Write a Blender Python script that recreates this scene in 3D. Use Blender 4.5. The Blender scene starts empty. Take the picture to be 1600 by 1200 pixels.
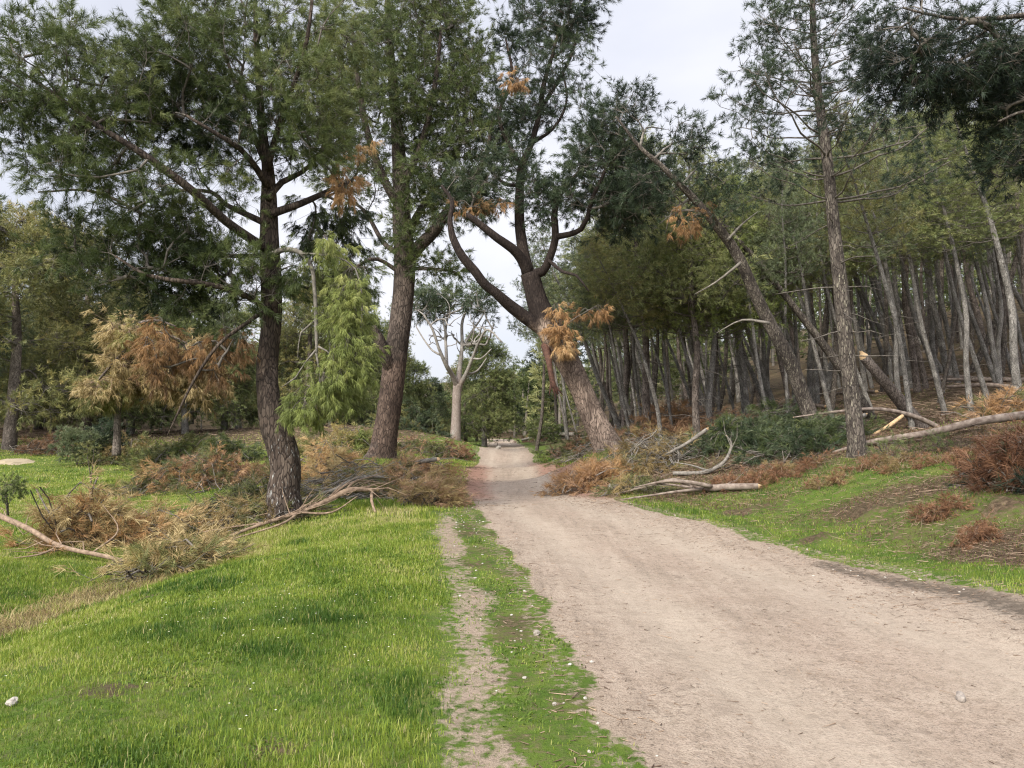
import bpy, math, random
import numpy as np
R = math.radians
# ------------------------------------------------------------------ camera, sky, sun
SC = bpy.context.scene
F_PX = 1200.0; CAM_H = 1.6; PITCH = math.atan(65/F_PX)
cam_d = bpy.data.cameras.new('camera'); cam = bpy.data.objects.new('camera', cam_d)
SC.collection.objects.link(cam); SC.camera = cam
cam_d.sensor_width = 36.0; cam_d.lens = 36.0*F_PX/1600.0; cam_d.clip_end = 2000; cam_d.clip_start = 0.05
cam.location = (0, 0, CAM_H); cam.rotation_euler = (math.pi/2+PITCH, 0, 0)
SUN_EL, SUN_AZ = 40.0, 212.0          # azimuth clockwise from +Y: behind the camera, to the left
W = bpy.data.worlds.new('World'); SC.world = W; W.use_nodes = True
nt = W.node_tree; nt.nodes.clear()
def nd(nt, t, **k):
    n = nt.nodes.new(t)
    for a, b in k.items():
        if a.startswith('i_'):
            key = a[2:]; key = int(key) if key.isdigit() else key.replace('_', ' ')
            n.inputs[key].default_value = b
        else: setattr(n, a, b)
    return n
def ramp(nt, fac, stops, interp='LINEAR'):
    n = nt.nodes.new('ShaderNodeValToRGB'); cr = n.color_ramp; cr.interpolation = interp
    while len(cr.elements) < len(stops): cr.elements.new(0.5)
    for e, (p, c) in zip(cr.elements, stops):
        e.position = p; e.color = (c, c, c, 1) if isinstance(c, (int, float)) else (*c, 1)
    if fac is not None: nt.links.new(fac, n.inputs[0])
    return n.outputs[0]
def mixc(nt, fac, a, b, mode='MIX'):
    n = nt.nodes.new('ShaderNodeMix'); n.data_type = 'RGBA'; n.blend_type = mode
    for s, v in ((n.inputs[0], fac), (n.inputs[6], a), (n.inputs[7], b)):
        if isinstance(v, bpy.types.NodeSocket): nt.links.new(v, s)
        else: s.default_value = v if isinstance(v, (int, float)) else (*v, 1)
    return n.outputs[2]
def math_(nt, op, a, b=0.0):
    n = nt.nodes.new('ShaderNodeMath'); n.operation = op
    for s, v in ((n.inputs[0], a), (n.inputs[1], b)):
        if isinstance(v, bpy.types.NodeSocket): nt.links.new(v, s)
        else: s.default_value = v
    return n.outputs[0]
sky = nd(nt, 'ShaderNodeTexSky', sky_type='NISHITA', sun_disc=False, sun_elevation=R(SUN_EL), sun_rotation=R(SUN_AZ),
         air_density=1.0, dust_density=2.0, ozone_density=1.5)
tc = nd(nt, 'ShaderNodeTexCoord'); mp = nd(nt, 'ShaderNodeMapping'); mp.inputs['Scale'].default_value = (1, 1, 2.2)
nt.links.new(tc.outputs['Generated'], mp.inputs[0])
nz = nd(nt, 'ShaderNodeTexNoise', i_Scale=2.1, i_Detail=5.0, i_Roughness=0.5); nt.links.new(mp.outputs[0], nz.inputs[0])
cl = ramp(nt, nz.outputs[0], [(0.30, 0.72), (0.62, 1.0)])
nz2 = nd(nt, 'ShaderNodeTexNoise', i_Scale=1.3, i_Detail=4.0); nt.links.new(mp.outputs[0], nz2.inputs[0])
cloudc = ramp(nt, nz2.outputs[0], [(0.3, (6.6, 6.9, 7.9)), (0.7, (8.4, 8.4, 9.0))])
skc = mixc(nt, cl, sky.outputs[0], cloudc)
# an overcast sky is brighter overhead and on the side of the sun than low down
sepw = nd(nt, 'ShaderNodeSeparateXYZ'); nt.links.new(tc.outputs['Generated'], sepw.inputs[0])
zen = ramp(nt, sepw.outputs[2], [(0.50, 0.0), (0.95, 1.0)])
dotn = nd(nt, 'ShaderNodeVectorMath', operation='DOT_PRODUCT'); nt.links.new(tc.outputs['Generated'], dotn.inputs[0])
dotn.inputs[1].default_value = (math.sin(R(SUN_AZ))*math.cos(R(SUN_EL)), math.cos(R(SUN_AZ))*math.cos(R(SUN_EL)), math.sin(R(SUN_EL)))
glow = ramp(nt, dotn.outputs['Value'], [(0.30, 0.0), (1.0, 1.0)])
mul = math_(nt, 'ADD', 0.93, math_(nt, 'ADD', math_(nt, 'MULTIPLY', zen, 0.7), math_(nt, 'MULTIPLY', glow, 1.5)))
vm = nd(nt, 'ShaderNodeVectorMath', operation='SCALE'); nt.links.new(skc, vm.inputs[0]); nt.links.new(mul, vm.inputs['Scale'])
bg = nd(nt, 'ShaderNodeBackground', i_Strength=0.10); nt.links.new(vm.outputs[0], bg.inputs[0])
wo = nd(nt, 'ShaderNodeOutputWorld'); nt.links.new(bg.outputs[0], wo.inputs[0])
sl = bpy.data.lights.new('sun', 'SUN'); sl.energy = 3.3; sl.angle = R(9); sl.color = (1, 0.95, 0.86)
so = bpy.data.objects.new('sun', sl); SC.collection.objects.link(so)
so.rotation_euler = (R(90-SUN_EL), 0, R(180-SUN_AZ)); so.location = (0, -10, 30)
SC.view_settings.view_transform = 'Standard'; SC.view_settings.look = 'None'
SC.view_settings.exposure = 0.45; SC.view_settings.gamma = 1.0
SC.render.engine = 'CYCLES'
SC.cycles.use_denoising = True; SC.cycles.denoising_prefilter = 'NONE'; SC.cycles.filter_width = 1.2; SC.cycles.max_bounces = 6; SC.cycles.diffuse_bounces = 3; SC.cycles.glossy_bounces = 1
SC.cycles.transmission_bounces = 3; SC.cycles.transparent_max_bounces = 4
SC.render.film_transparent = False

# ------------------------------------------------------------------ numeric helpers
rg = np.random.default_rng(7); random.seed(7)
A3 = np.array
def P(px, py, Y):
    u = (px-800)/F_PX; v = (600-py)/F_PX
    y = math.cos(PITCH)-v*math.sin(PITCH); z = math.sin(PITCH)+v*math.cos(PITCH)
    return A3([u*Y/y, Y, CAM_H+z*Y/y])
def _h(ix, iy, iz):
    h = (ix*374761393 + iy*668265263 + iz*2147483647*3) & 0xffffffff
    h = ((h ^ (h >> 13))*1274126177) & 0xffffffff
    h = ((h ^ (h >> 15))*2246822519) & 0xffffffff
    return ((h ^ (h >> 16)) & 0xffff)/65535.0
def noise3(x, y, z):
    x, y, z = np.broadcast_arrays(np.asarray(x, float), np.asarray(y, float), np.asarray(z, float))
    ix, iy, iz = np.floor(x).astype(np.int64), np.floor(y).astype(np.int64), np.floor(z).astype(np.int64)
    fx, fy, fz = x-ix, y-iy, z-iz
    fx, fy, fz = fx*fx*(3-2*fx), fy*fy*(3-2*fy), fz*fz*(3-2*fz)
    o = 0
    for a in (0, 1):
        for b in (0, 1):
            for c in (0, 1):
                w = (fx if a else 1-fx)*(fy if b else 1-fy)*(fz if c else 1-fz)
                o = o + w*_h(ix+a, iy+b, iz+c)
    return o*2-1
def fbm(x, y, z=0.0, o=4, g=0.5):
    s = 0; a = 1; f = 1
    for k in range(o):
        s = s+a*noise3(np.asarray(x)*f+k*17.3, np.asarray(y)*f-k*9.1, np.asarray(z)*f+k*3.7); a *= g; f *= 2.03
    return s
def norm(v): return v/np.maximum(np.linalg.norm(v, axis=-1, keepdims=True), 1e-9)
def smooth(e0, e1, x):
    t = np.clip((x-e0)/(e1-e0), 0, 1); return t*t*(3-2*t)

# ------------------------------------------------------------------ scene graph helpers
COL = SC.collection
def tag(o, label=None, cat=None, group=None, kind=None):
    if label: o['label'] = label
    if cat: o['category'] = cat
    if group: o['group'] = group
    if kind: o['kind'] = kind
    return o
def empty(name, loc):
    o = bpy.data.objects.new(name, None); COL.objects.link(o); o.location = tuple(float(v) for v in loc)
    o.empty_display_size = 0.3; return o
def make_mesh(name, V, faces, mat, attrs=None, smooth_=False, mats=None, midx=None):
    """faces: list of int arrays (n,3) or (n,4)"""
    me = bpy.data.meshes.new(name); V = np.asarray(V, np.float32)
    faces = [np.asarray(f, np.int32) for f in faces if len(f)]
    nl = sum(f.size for f in faces); npoly = sum(len(f) for f in faces)
    me.vertices.add(len(V)); me.vertices.foreach_set('co', V.ravel())
    me.loops.add(nl); me.loops.foreach_set('vertex_index', np.concatenate([f.ravel() for f in faces]))
    tot = np.concatenate([np.full(len(f), f.shape[1], np.int32) for f in faces])
    st = np.concatenate([[0], np.cumsum(tot)[:-1]]).astype(np.int32)
    me.polygons.add(npoly); me.polygons.foreach_set('loop_start', st); me.polygons.foreach_set('loop_total', tot)
    if smooth_: me.polygons.foreach_set('use_smooth', np.ones(npoly, bool))
    me.materials.append(mat)
    me.update(calc_edges=True)
    for k, a in (attrs or {}).items():
        at = me.attributes.new(k, 'FLOAT', 'POINT'); at.data.foreach_set('value', np.asarray(a, np.float32))
    return me
def link(name, me, parent=None):
    o = bpy.data.objects.new(name, me); COL.objects.link(o)
    if parent is not None: o.parent = parent
    return o
class MB:
    def __init__(s): s.V = []; s.T = []; s.Q = []; s.n = 0; s.A = []
    def add(s, V, T=None, Q=None, a=0.5):
        V = np.asarray(V, float)
        if T is not None and len(T): s.T.append(np.asarray(T)+s.n)
        if Q is not None and len(Q): s.Q.append(np.asarray(Q)+s.n)
        s.V.append(V); s.A.append(np.broadcast_to(np.asarray(a, float), (len(V),)).copy()); s.n += len(V)
    def mesh(s, name, mat, smooth_=False, off=None):
        if not s.V: return None
        V = np.concatenate(s.V)
        if off is not None: V = V-np.asarray(off)
        fs = []
        if s.T: fs.append(np.concatenate(s.T))
        if s.Q: fs.append(np.concatenate(s.Q))
        return make_mesh(name, V, fs, mat, {'var': np.concatenate(s.A)}, smooth_)
def catmull(pts, step):
    pts = np.asarray(pts, float)
    if len(pts) < 2: return pts
    e = np.vstack([2*pts[0]-pts[1], pts, 2*pts[-1]-pts[-2]]); out = []
    for i in range(1, len(e)-2):
        p0, p1, p2, p3 = e[i-1:i+3]; n = max(1, int(round(np.linalg.norm((p2-p1)[:3])/step)))
        t = np.linspace(0, 1, n, endpoint=False)[:, None]
        out.append(0.5*((2*p1)+(-p0+p2)*t+(2*p0-5*p1+4*p2-p3)*t*t+(-p0+3*p1-3*p2+p3)*t**3))
    out.append(pts[-1:]); return np.vstack(out)
def tube(pts, rad, ns=8, cap=True, disp=0.0, seed=0.0, knob=0.0):
    pts = np.asarray(pts, float); n = len(pts); rad = np.asarray(rad, float)
    tg = norm(np.gradient(pts, axis=0)); a = np.cross(tg[0], [0.31, 0.95, 0.1]); a = a/np.linalg.norm(a)
    U = np.zeros((n, 3))
    for i in range(n):
        a = a-tg[i]*np.dot(a, tg[i]); a = a/max(np.linalg.norm(a), 1e-9); U[i] = a
    Vv = np.cross(tg, U); th = np.linspace(0, 2*np.pi, ns, endpoint=False)
    c, s_ = np.cos(th), np.sin(th); r = np.repeat(rad[:, None], ns, 1)
    if disp:
        ln = np.concatenate([[0], np.cumsum(np.linalg.norm(np.diff(pts, axis=0), axis=1))])[:, None]
        cx, cy = c[None]*rad.mean(), s_[None]*rad.mean()
        f1 = noise3(cx*16+seed, cy*16, ln*4.5); f2 = noise3(cx*34+seed, cy*34, ln*11); f3 = noise3(cx*3+seed, cy*3, ln*0.9)
        r = r*(1+knob*f3)
        if ns >= 24: tha = th[None]+seed; r = r*(1+np.exp(-np.maximum(ln-.10, 0)/.22)*(.16+.20*np.sin(tha*3)+.12*np.sin(tha*5+1.3)))
        r = r+disp*(-np.abs(f1)*1.6-np.abs(f2)*0.7+0.6)
    V = pts[:, None]+r[..., None]*(U[:, None]*c[None, :, None]+Vv[:, None]*s_[None, :, None])
    V = V.reshape(-1, 3); i = np.arange(n-1)[:, None]*ns; j = np.arange(ns)[None]; j2 = (j+1) % ns
    Q = np.stack([i+j, i+j2, i+ns+j2, i+ns+j], -1).reshape(-1, 4); T = []
    if cap:
        V = np.vstack([V, pts[-1]+tg[-1]*rad[-1]*0.3, pts[0]]); k = len(V)-2; b = (n-1)*ns; jj = np.arange(ns)
        T = np.vstack([np.stack([b+jj, b+(jj+1) % ns, np.full(ns, k)], -1), np.stack([(jj+1) % ns, jj, np.full(ns, k+1)], -1)])
    return V, T, Q
def rand_dirs(n, rng): return norm(rng.normal(size=(n, 3)))
def perp(d, rng):
    r = rng.normal(size=d.shape); r = r-d*np.sum(r*d, -1, keepdims=True); return norm(r)
def needles(mb, Pn, D, rng, M, L, Wd, sl=0.1, open_=0.9, droop=0.15, tone=0.5, bias=None):
    """shoots at Pn with axis D; each carries M thin needles fanning off the last sl metres of the twig"""
    n = len(Pn)
    if n == 0: return
    t = rng.uniform(0, 1, (n, M)); rad = perp(np.repeat(D[:, None], M, 1), rng)
    base = Pn[:, None]+D[:, None]*(t*sl)[..., None]
    o = open_*(1-0.55*t)[..., None]
    dd = norm(D[:, None]+rad*o+A3([0, 0, -droop])+rng.normal(size=(n, M, 3))*0.12+(0 if bias is None else A3(bias)))
    ln = L*rng.uniform(0.7, 1.15, (n, M, 1)); side = perp(dd, rng)*(Wd*0.5)
    V = np.stack([base-side, base+side, base+dd*ln], 2).reshape(-1, 3)
    T = np.arange(n*M*3).reshape(-1, 3)
    tn = np.broadcast_to(np.asarray(tone, float), (n,))
    a = np.repeat(np.clip(tn+rng.normal(size=n)*0.10, 0, 1), M*3)
    mb.add(V, T=T, a=a)
def twigs(mb, A, B, r0, r1, rng=None, a=0.5):
    """straight 3-sided tapered sticks from A to B"""
    d = norm(B-A); u = norm(np.cross(d, A3([0.3, 0.2, 0.93]))); v = np.cross(d, u); n = len(A)
    if n == 0: return
    r0 = np.broadcast_to(r0, (n,))[:, None]; r1 = np.broadcast_to(r1, (n,))[:, None]; V = []
    for base, r in ((A, r0), (B, r1)):
        for k in range(3):
            th = 2*np.pi*k/3; V.append(base+(u*math.cos(th)+v*math.sin(th))*r)
    V = np.stack(V, 1).reshape(-1, 3); q = []
    for k in range(3): q.append([k, (k+1) % 3, 3+(k+1) % 3, 3+k])
    Q = (np.arange(n)[:, None, None]*6+A3(q)[None]).reshape(-1, 4)
    mb.add(V, Q=Q, a=a)

# ------------------------------------------------------------------ terrain
def Yof(py, z=0.0): return (CAM_H-z)*F_PX/(py-665.0)
_LY = A3([-20, -8, 0, 3.96, 5.4, 8.2, 10.4, 14.2, 20, 24, 38, 55, 80, 95, 130])
_LX = A3([2.2, 1.6, 1.0, .62, .42, .18, -.12, -.68, -1.30, -1.44, -1.70, -1.83, -2.9, -7.5, -26])
_RY = A3([-20, -8, 0, 6.5, 8.5, 10.4, 12.8, 15.1, 19.2, 24, 38, 55, 80, 95, 130])
_RX = A3([7.0, 6.2, 5.4, 4.55, 4.26, 3.85, 3.2, 2.5, 1.92, 1.4, 1.05, 1.15, .1, -4.5, -22])
def pL(Y): return np.interp(Y, _LY, _LX)
def pR(Y): return np.interp(Y, _RY, _RX)
ctrl = []
for Y in (-20, -8, 0, 4, 8, 12, 16, 20, 24, 30, 38, 46, 55, 70, 95, 130):
    ctrl += [(pL(Y), Y, 0.0 if Y < 80 else -.05), (pR(Y), Y, 0.0 if Y < 80 else -.05)]
for px, py, Y in [(597, 715, 24), (945, 697, 22), (1342, 709, 16), (1277, 676, 20), (1440, 672, 20), (1590, 602, 30), (1600, 560, 40),
                  (1600, 755, 10.8), (1090, 697, 24), (1015, 680, 28), (1200, 690, 21), (1500, 600, 30), (1350, 640, 28), (1250, 640, 32),
                  (1180, 652, 36), (1500, 520, 58), (1300, 585, 58), (1100, 640, 50), (950, 672, 50), (1600, 905, 7.3), (1300, 830, 11.5),
                  (20, 706, 34), (205, 690, 38), (400, 692, 38), (700, 690, 40), (710, 684, 46), (300, 745, 22), (450, 745, 21), (580, 745, 20),
                  (700, 765, 19), (1180, 765, 16.5), (1000, 745, 19), (1400, 770, 11.5), (1500, 660, 20), (870, 725, 26)]:
    p = P(px, py, Y); ctrl.append(tuple(p))
ctrl += [(-1.5, 5, 0), (-0.6, 8, 0.0), (-3, 5.5, -.03), (-4.6, 4, -.3), (-5.6, 7.2, -.62), (-5.2, 9, -.55), (-4.7, 10.8, -.42), (-4.9, 12.5, -.3), (-7, 9.4, -.28), (-9, 12, -.26),
         (-3.4, 9, -.05), (-2.2, 12, .0), (-4.0, 13.6, .02), (-6.8, 14, -.22), (-7.5, 5, -.45), (-12, 8, -.3), (-10, 20, -.2), (-13, 27, -.05), (-20, 15, -.2), (-5, 17, .02), (-3, -3, -.1), (-10, -6, -.4),
         (-20, -20, -.4), (20, -20, 2), (12, 0, 1.8), (20, 8, 3.2), (40, 20, 9), (50, 60, 12.5), (60, 110, 18), (25, 110, 8), (10, 95, 2), (-10, 95, 1.0),
         (-40, 30, .6), (-50, 60, 2), (-50, 110, 4), (-20, 60, 1.0), (-60, 0, -.3), (60, -10, 9), (-6, 55, .6), (0, 130, 0.3), (0, 160, 4), (-60, 160, 6), (60, 160, 20)]
ctrl = A3(ctrl)
def _tps(P1, P2):
    d2 = ((P1[:, None]-P2[None])**2).sum(-1); return 0.5*d2*np.log(np.maximum(d2, 1e-12))
_S = 20.0; _n = len(ctrl); _c = ctrl[:, :2]/_S
_K = _tps(_c, _c)+np.eye(_n)*0.0008; _Pm = np.hstack([np.ones((_n, 1)), _c])
_w = np.linalg.solve(np.vstack([np.hstack([_K, _Pm]), np.hstack([_Pm.T, np.zeros((3, 3))])]), np.concatenate([ctrl[:, 2], np.zeros(3)]))
def ground_z(x, y):
    x = np.atleast_1d(np.asarray(x, float)).ravel(); y = np.atleast_1d(np.asarray(y, float)).ravel(); o = np.empty(len(x))
    for i in range(0, len(x), 40000):
        q = np.stack([x[i:i+40000], y[i:i+40000]], 1)/_S
        o[i:i+40000] = _tps(q, _c)@_w[:_n]+_w[_n]+q@_w[_n+1:]
    off = np.maximum(pL(y)-x, x-pR(y)); s = smooth(0.0, 1.2, off)
    right = smooth(0.8, 2.5, x-pR(y))
    o = o+fbm(x*1.1, y*1.1, 0, 3)*(0.008+0.022*s+0.05*right)+fbm(x*5, y*5, 3, 2)*(0.004+0.006*s+0.012*right)
    # shallow wheel ruts along the track
    t = (x-pL(y))/np.maximum(pR(y)-pL(y), .5)
    o = o-0.02*np.exp(-((t-.22)/.07)**2)-0.02*np.exp(-((t-.72)/.07)**2)
    return o
def gz(x, y): return float(ground_z(x, y)[0])
def G(px, Y):
    x = (px-800)/F_PX*Y*1.0; return A3([x, Y, gz(x, Y)])
def strip_x(Y): return np.interp(Y, [-10, 3.2, 4.6, 6.5, 8.2, 11.6, 15], [.5, -.02, -.17, -.36, -.58, -.98, -1.3])

# ------------------------------------------------------------------ materials
def new_mat(name):
    m = bpy.data.materials.new(name); m.use_nodes = True; t = m.node_tree; t.nodes.clear(); return m, t
def out(t, sh): o = t.nodes.new('ShaderNodeOutputMaterial'); t.links.new(sh, o.inputs[0])
def foliage_mat(name, stops, trans=0.27, rough=0.42):
    m, t = new_mat(name); at = nd(t, 'ShaderNodeAttribute', attribute_name='var'); c = ramp(t, at.outputs['Fac'], stops)
    p = nd(t, 'ShaderNodeBsdfPrincipled', i_Roughness=rough); p.inputs['Specular IOR Level'].default_value = 0.25
    t.links.new(c, p.inputs['Base Color'])
    tr = nd(t, 'ShaderNodeBsdfTranslucent'); t.links.new(c, tr.inputs[0])
    mx = nd(t, 'ShaderNodeMixShader', i_0=trans); t.links.new(p.outputs[0], mx.inputs[1]); t.links.new(tr.outputs[0], mx.inputs[2])
    out(t, mx.outputs[0]); return m
def bark_mat(name, dark, mid, light, lichen=None, sc=1.0, bump=0.6, lich_amt=0.0, stretch=0.28, zones=None):
    m, t = new_mat(name); tc = nd(t, 'ShaderNodeTexCoord'); mp = nd(t, 'ShaderNodeMapping'); mp.inputs['Scale'].default_value = (1, 1, stretch)
    t.links.new(tc.outputs['Object'], mp.inputs[0])
    wn = nd(t, 'ShaderNodeTexNoise', i_Scale=9*sc, i_Detail=3.0); t.links.new(mp.outputs[0], wn.inputs[0])
    wv = nd(t, 'ShaderNodeVectorMath', operation='MULTIPLY_ADD'); t.links.new(wn.outputs['Color'], wv.inputs[0])
    wv.inputs[1].default_value = (0.09/sc,)*3; t.links.new(mp.outputs[0], wv.inputs[2])
    vo = nd(t, 'ShaderNodeTexVoronoi', feature='DISTANCE_TO_EDGE', i_Scale=17*sc); t.links.new(wv.outputs[0], vo.inputs[0])
    vc = nd(t, 'ShaderNodeTexVoronoi', feature='F1', i_Scale=17*sc); t.links.new(wv.outputs[0], vc.inputs[0])
    pl = ramp(t, vo.outputs['Distance'], [(0.0, 0.0), (0.13, 1.0)])
    pl = math_(t, 'MULTIPLY', pl, ramp(t, wn.outputs[0], [(.30, .45), (.55, 1.0)]))
    nz = nd(t, 'ShaderNodeTexNoise', i_Scale=42*sc, i_Detail=5.0, i_Roughness=0.65); t.links.new(mp.outputs[0], nz.inputs[0])
    cellv = nd(t, 'ShaderNodeSeparateColor'); t.links.new(vc.outputs['Color'], cellv.inputs[0])
    c1 = mixc(t, cellv.outputs[0], mid, light)
    c1 = mixc(t, ramp(t, nz.outputs[0], [(0.35, 0.0), (0.7, 0.75)]), c1, mid)
    big = nd(t, 'ShaderNodeTexNoise', i_Scale=1.6, i_Detail=3.0); t.links.new(tc.outputs['Object'], big.inputs[0])
    c1 = mixc(t, ramp(t, big.outputs[0], [(0.4, 0.0), (0.65, 0.55)]), c1, dark)
    c = mixc(t, math_(t, 'ADD', math_(t, 'MULTIPLY', pl, .82), .18*0+.10), dark, c1)
    sx = nd(t, 'ShaderNodeSeparateXYZ'); t.links.new(tc.outputs['Object'], sx.inputs[0])
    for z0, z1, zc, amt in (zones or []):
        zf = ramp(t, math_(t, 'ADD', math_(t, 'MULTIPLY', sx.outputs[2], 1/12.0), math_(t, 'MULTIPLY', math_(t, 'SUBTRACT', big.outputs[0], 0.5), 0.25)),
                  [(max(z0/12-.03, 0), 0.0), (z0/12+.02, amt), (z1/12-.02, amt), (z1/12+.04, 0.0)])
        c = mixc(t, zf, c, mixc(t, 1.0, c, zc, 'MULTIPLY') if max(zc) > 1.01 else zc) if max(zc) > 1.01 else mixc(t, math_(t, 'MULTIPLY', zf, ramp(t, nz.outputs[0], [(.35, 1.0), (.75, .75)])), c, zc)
    if lich_amt:
        ln = nd(t, 'ShaderNodeTexNoise', i_Scale=22.0, i_Detail=5.0, i_Roughness=0.7); t.links.new(mp.outputs[0], ln.inputs[0])
        lm = ramp(t, ln.outputs[0], [(0.60-lich_amt*.12, 0.0), (0.66-lich_amt*.12, 1.0)])
        lm = math_(t, 'MULTIPLY', lm, pl)
        if lichen[1] is not None:
            z0, z1 = lichen[1]
            lm = math_(t, 'MULTIPLY', lm, ramp(t, math_(t, 'MULTIPLY', sx.outputs[2], 1/12.0), [(max(z0/12, 0), 1.0 if z0 <= 0 else 0.0), (max(z0/12, 0)+.02, 1.0), (z1/12-.04, 1.0), (z1/12, 0.0)]))
        c = mixc(t, lm, c, lichen[0])
    h = math_(t, 'ADD', math_(t, 'MULTIPLY', pl, 0.7), math_(t, 'MULTIPLY', nz.outputs[0], 0.5))
    b = nd(t, 'ShaderNodeBump', i_Strength=bump, i_Distance=0.03/sc); t.links.new(h, b.inputs['Height'])
    p = nd(t, 'ShaderNodeBsdfPrincipled', i_Roughness=0.9); p.inputs['Specular IOR Level'].default_value = 0.15
    t.links.new(c, p.inputs['Base Color']); t.links.new(b.outputs[0], p.inputs['Normal']); out(t, p.outputs[0]); return m
def wood_mat(name, c0, c1, sc=14.0):
    m, t = new_mat(name); tc = nd(t, 'ShaderNodeTexCoord')
    nz = nd(t, 'ShaderNodeTexNoise', i_Scale=sc, i_Detail=4.0, i_Roughness=0.6); t.links.new(tc.outputs['Object'], nz.inputs[0])
    at = nd(t, 'ShaderNodeAttribute', attribute_name='var')
    f = math_(t, 'ADD', nz.outputs[0], math_(t, 'SUBTRACT', at.outputs['Fac'], 0.5)); c = ramp(t, f, [(0.3, c0), (0.7, c1)])
    b = nd(t, 'ShaderNodeBump', i_Strength=0.4, i_Distance=0.01); t.links.new(nz.outputs[0], b.inputs['Height'])
    p = nd(t, 'ShaderNodeBsdfPrincipled', i_Roughness=0.85); p.inputs['Specular IOR Level'].default_value = 0.2
    t.links.new(c, p.inputs['Base Color']); t.links.new(b.outputs[0], p.inputs['Normal']); out(t, p.outputs[0]); return m
M = {}
M['green'] = foliage_mat('pine_needles', [(0.0, (.022, .034, .016)), (.4, (.100, .130, .043)), (.75, (.21, .235, .085)), (1, (.34, .34, .14))])
M['blue'] = foliage_mat('dark_pine_needles', [(0.0, (.016, .026, .018)), (.5, (.070, .098, .050)), (1, (.19, .215, .105))])
M['olive'] = foliage_mat('olive_pine_needles', [(0.0, (.060, .070, .030)), (.45, (.165, .175, .065)), (.8, (.30, .275, .10)), (1, (.44, .34, .13))])
M['fresh'] = foliage_mat('fresh_pine_needles', [(0.0, (.09, .115, .040)), (.5, (.26, .30, .085)), (1, (.46, .46, .17))])
M['dead'] = foliage_mat('dead_pine_needles', [(0.0, (.16, .095, .045)), (.5, (.45, .265, .12)), (1, (.66, .47, .24))], trans=.25)
M['rust'] = foliage_mat('rusty_pine_needles', [(0.0, (.09, .052, .030)), (.5, (.30, .175, .10)), (1, (.52, .34, .20))], trans=.2)
M['umber'] = foliage_mat('brown_pine_needles', [(0.0, (.035, .018, .010)), (.5, (.12, .058, .032)), (1, (.28, .15, .08))], trans=.2)
M['tan'] = foliage_mat('tan_pine_needles', [(0.0, (.12, .085, .03)), (.5, (.36, .265, .12)), (1, (.58, .46, .23))], trans=.25)
M['grass'] = foliage_mat('grass_blades', [(0.0, (.040, .090, .014)), (.3, (.120, .188, .026)), (.6, (.235, .300, .040)), (.82, (.36, .385, .085)), (1, (.46, .40, .19))], trans=.35, rough=.45)
M['bark1'] = bark_mat('plated_pine_bark', (.018, .014, .012), (.085, .062, .048), (.20, .155, .12), lichen=((.50, .50, .47), (0.0, 1.5)), lich_amt=0.15)
M['bark2'] = bark_mat('red_pine_bark', (.020, .016, .014), (.105, .080, .064), (.23, .18, .145), zones=[(0.0, 3.0, (1.05, .82, .72), 0.45)])
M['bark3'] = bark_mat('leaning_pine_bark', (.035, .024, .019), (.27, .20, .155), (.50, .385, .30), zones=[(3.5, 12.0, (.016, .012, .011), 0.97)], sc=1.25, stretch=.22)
M['bark_dark'] = bark_mat('dark_pine_bark', (.020, .016, .014), (.115, .095, .078), (.26, .22, .18), lichen=((.30, .27, .20), None), lich_amt=.35, sc=1.4)
M['bark_grey'] = bark_mat('grey_pine_bark', (.045, .040, .035), (.24, .22, .19), (.46, .43, .38), sc=1.5, bump=.5)
M['bark_brown'] = bark_mat('brown_pine_bark', (.022, .016, .013), (.18, .145, .12), (.36, .30, .25), sc=1.3, bump=.5)
M['bark_pale'] = bark_mat('pale_bare_bark', (.16, .14, .12), (.36, .33, .29), (.56, .52, .47), sc=1.2, bump=.4, zones=[(0.0, 3.6, (.24, .17, .135), .6)])
M['twig'] = wood_mat('twig_bark', (.050, .042, .035), (.20, .175, .145))
M['twig_grey'] = wood_mat('dead_twig_bark', (.09, .08, .068), (.28, .25, .21))
M['wood'] = wood_mat('dead_branch_wood', (.12, .08, .055), (.36, .26, .18))
M['log'] = wood_mat('fallen_log_bark', (.10, .07, .055), (.32, .26, .21), sc=9)
M['raw'] = wood_mat('raw_broken_wood', (.38, .24, .12), (.66, .47, .27))
M['strip'] = wood_mat('torn_red_bark', (.05, .028, .021), (.15, .078, .055))
M['stone'] = wood_mat('pale_limestone', (.24, .21, .17), (.50, .46, .40), sc=22)
M['sand'] = wood_mat('pale_sand', (.16, .12, .07), (.33, .27, .18), sc=3)
M['earth'] = wood_mat('dark_earth', (.018, .013, .009), (.085, .06, .042), sc=26)
M['rock'] = wood_mat('grey_rock', (.12, .10, .085), (.30, .26, .22), sc=30)
M['flower'] = foliage_mat('small_flower_petals', [(0, (.75, .72, .35)), (.5, (.78, .76, .62)), (1, (.85, .85, .8))], trans=.1)

# ------------------------------------------------------------------ ground
def sspace(lo, hi, n, c, k):
    a, b = math.asinh((lo-c)/k), math.asinh((hi-c)/k); return c+k*np.sinh(np.linspace(a, b, n))
gx = sspace(-140, 140, 420, 0.0, 6.0); gy = sspace(-40, 240, 520, 5.0, 8.0)
XX, YY = np.meshgrid(gx, gy); fx, fy = XX.ravel(), YY.ravel(); fz = ground_z(fx, fy)
edge = np.minimum(fx-pL(fy), pR(fy)-fx)+fbm(fx*2.2, fy*1.4, 1, 4)*.13
m_path = smooth(-.10, .14, edge)
sd = np.abs(fx-strip_x(fy))+fbm(fx*3, fy*2, 7, 3)*.10; m_strip = (1-smooth(.02, .42, sd))*(.82+.32*fbm(fx*1.5, fy*1.1, 17, 3))*smooth(15.5, 12.5, fy)
offr = fx-pR(fy); offl = pL(fy)-fx
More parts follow.
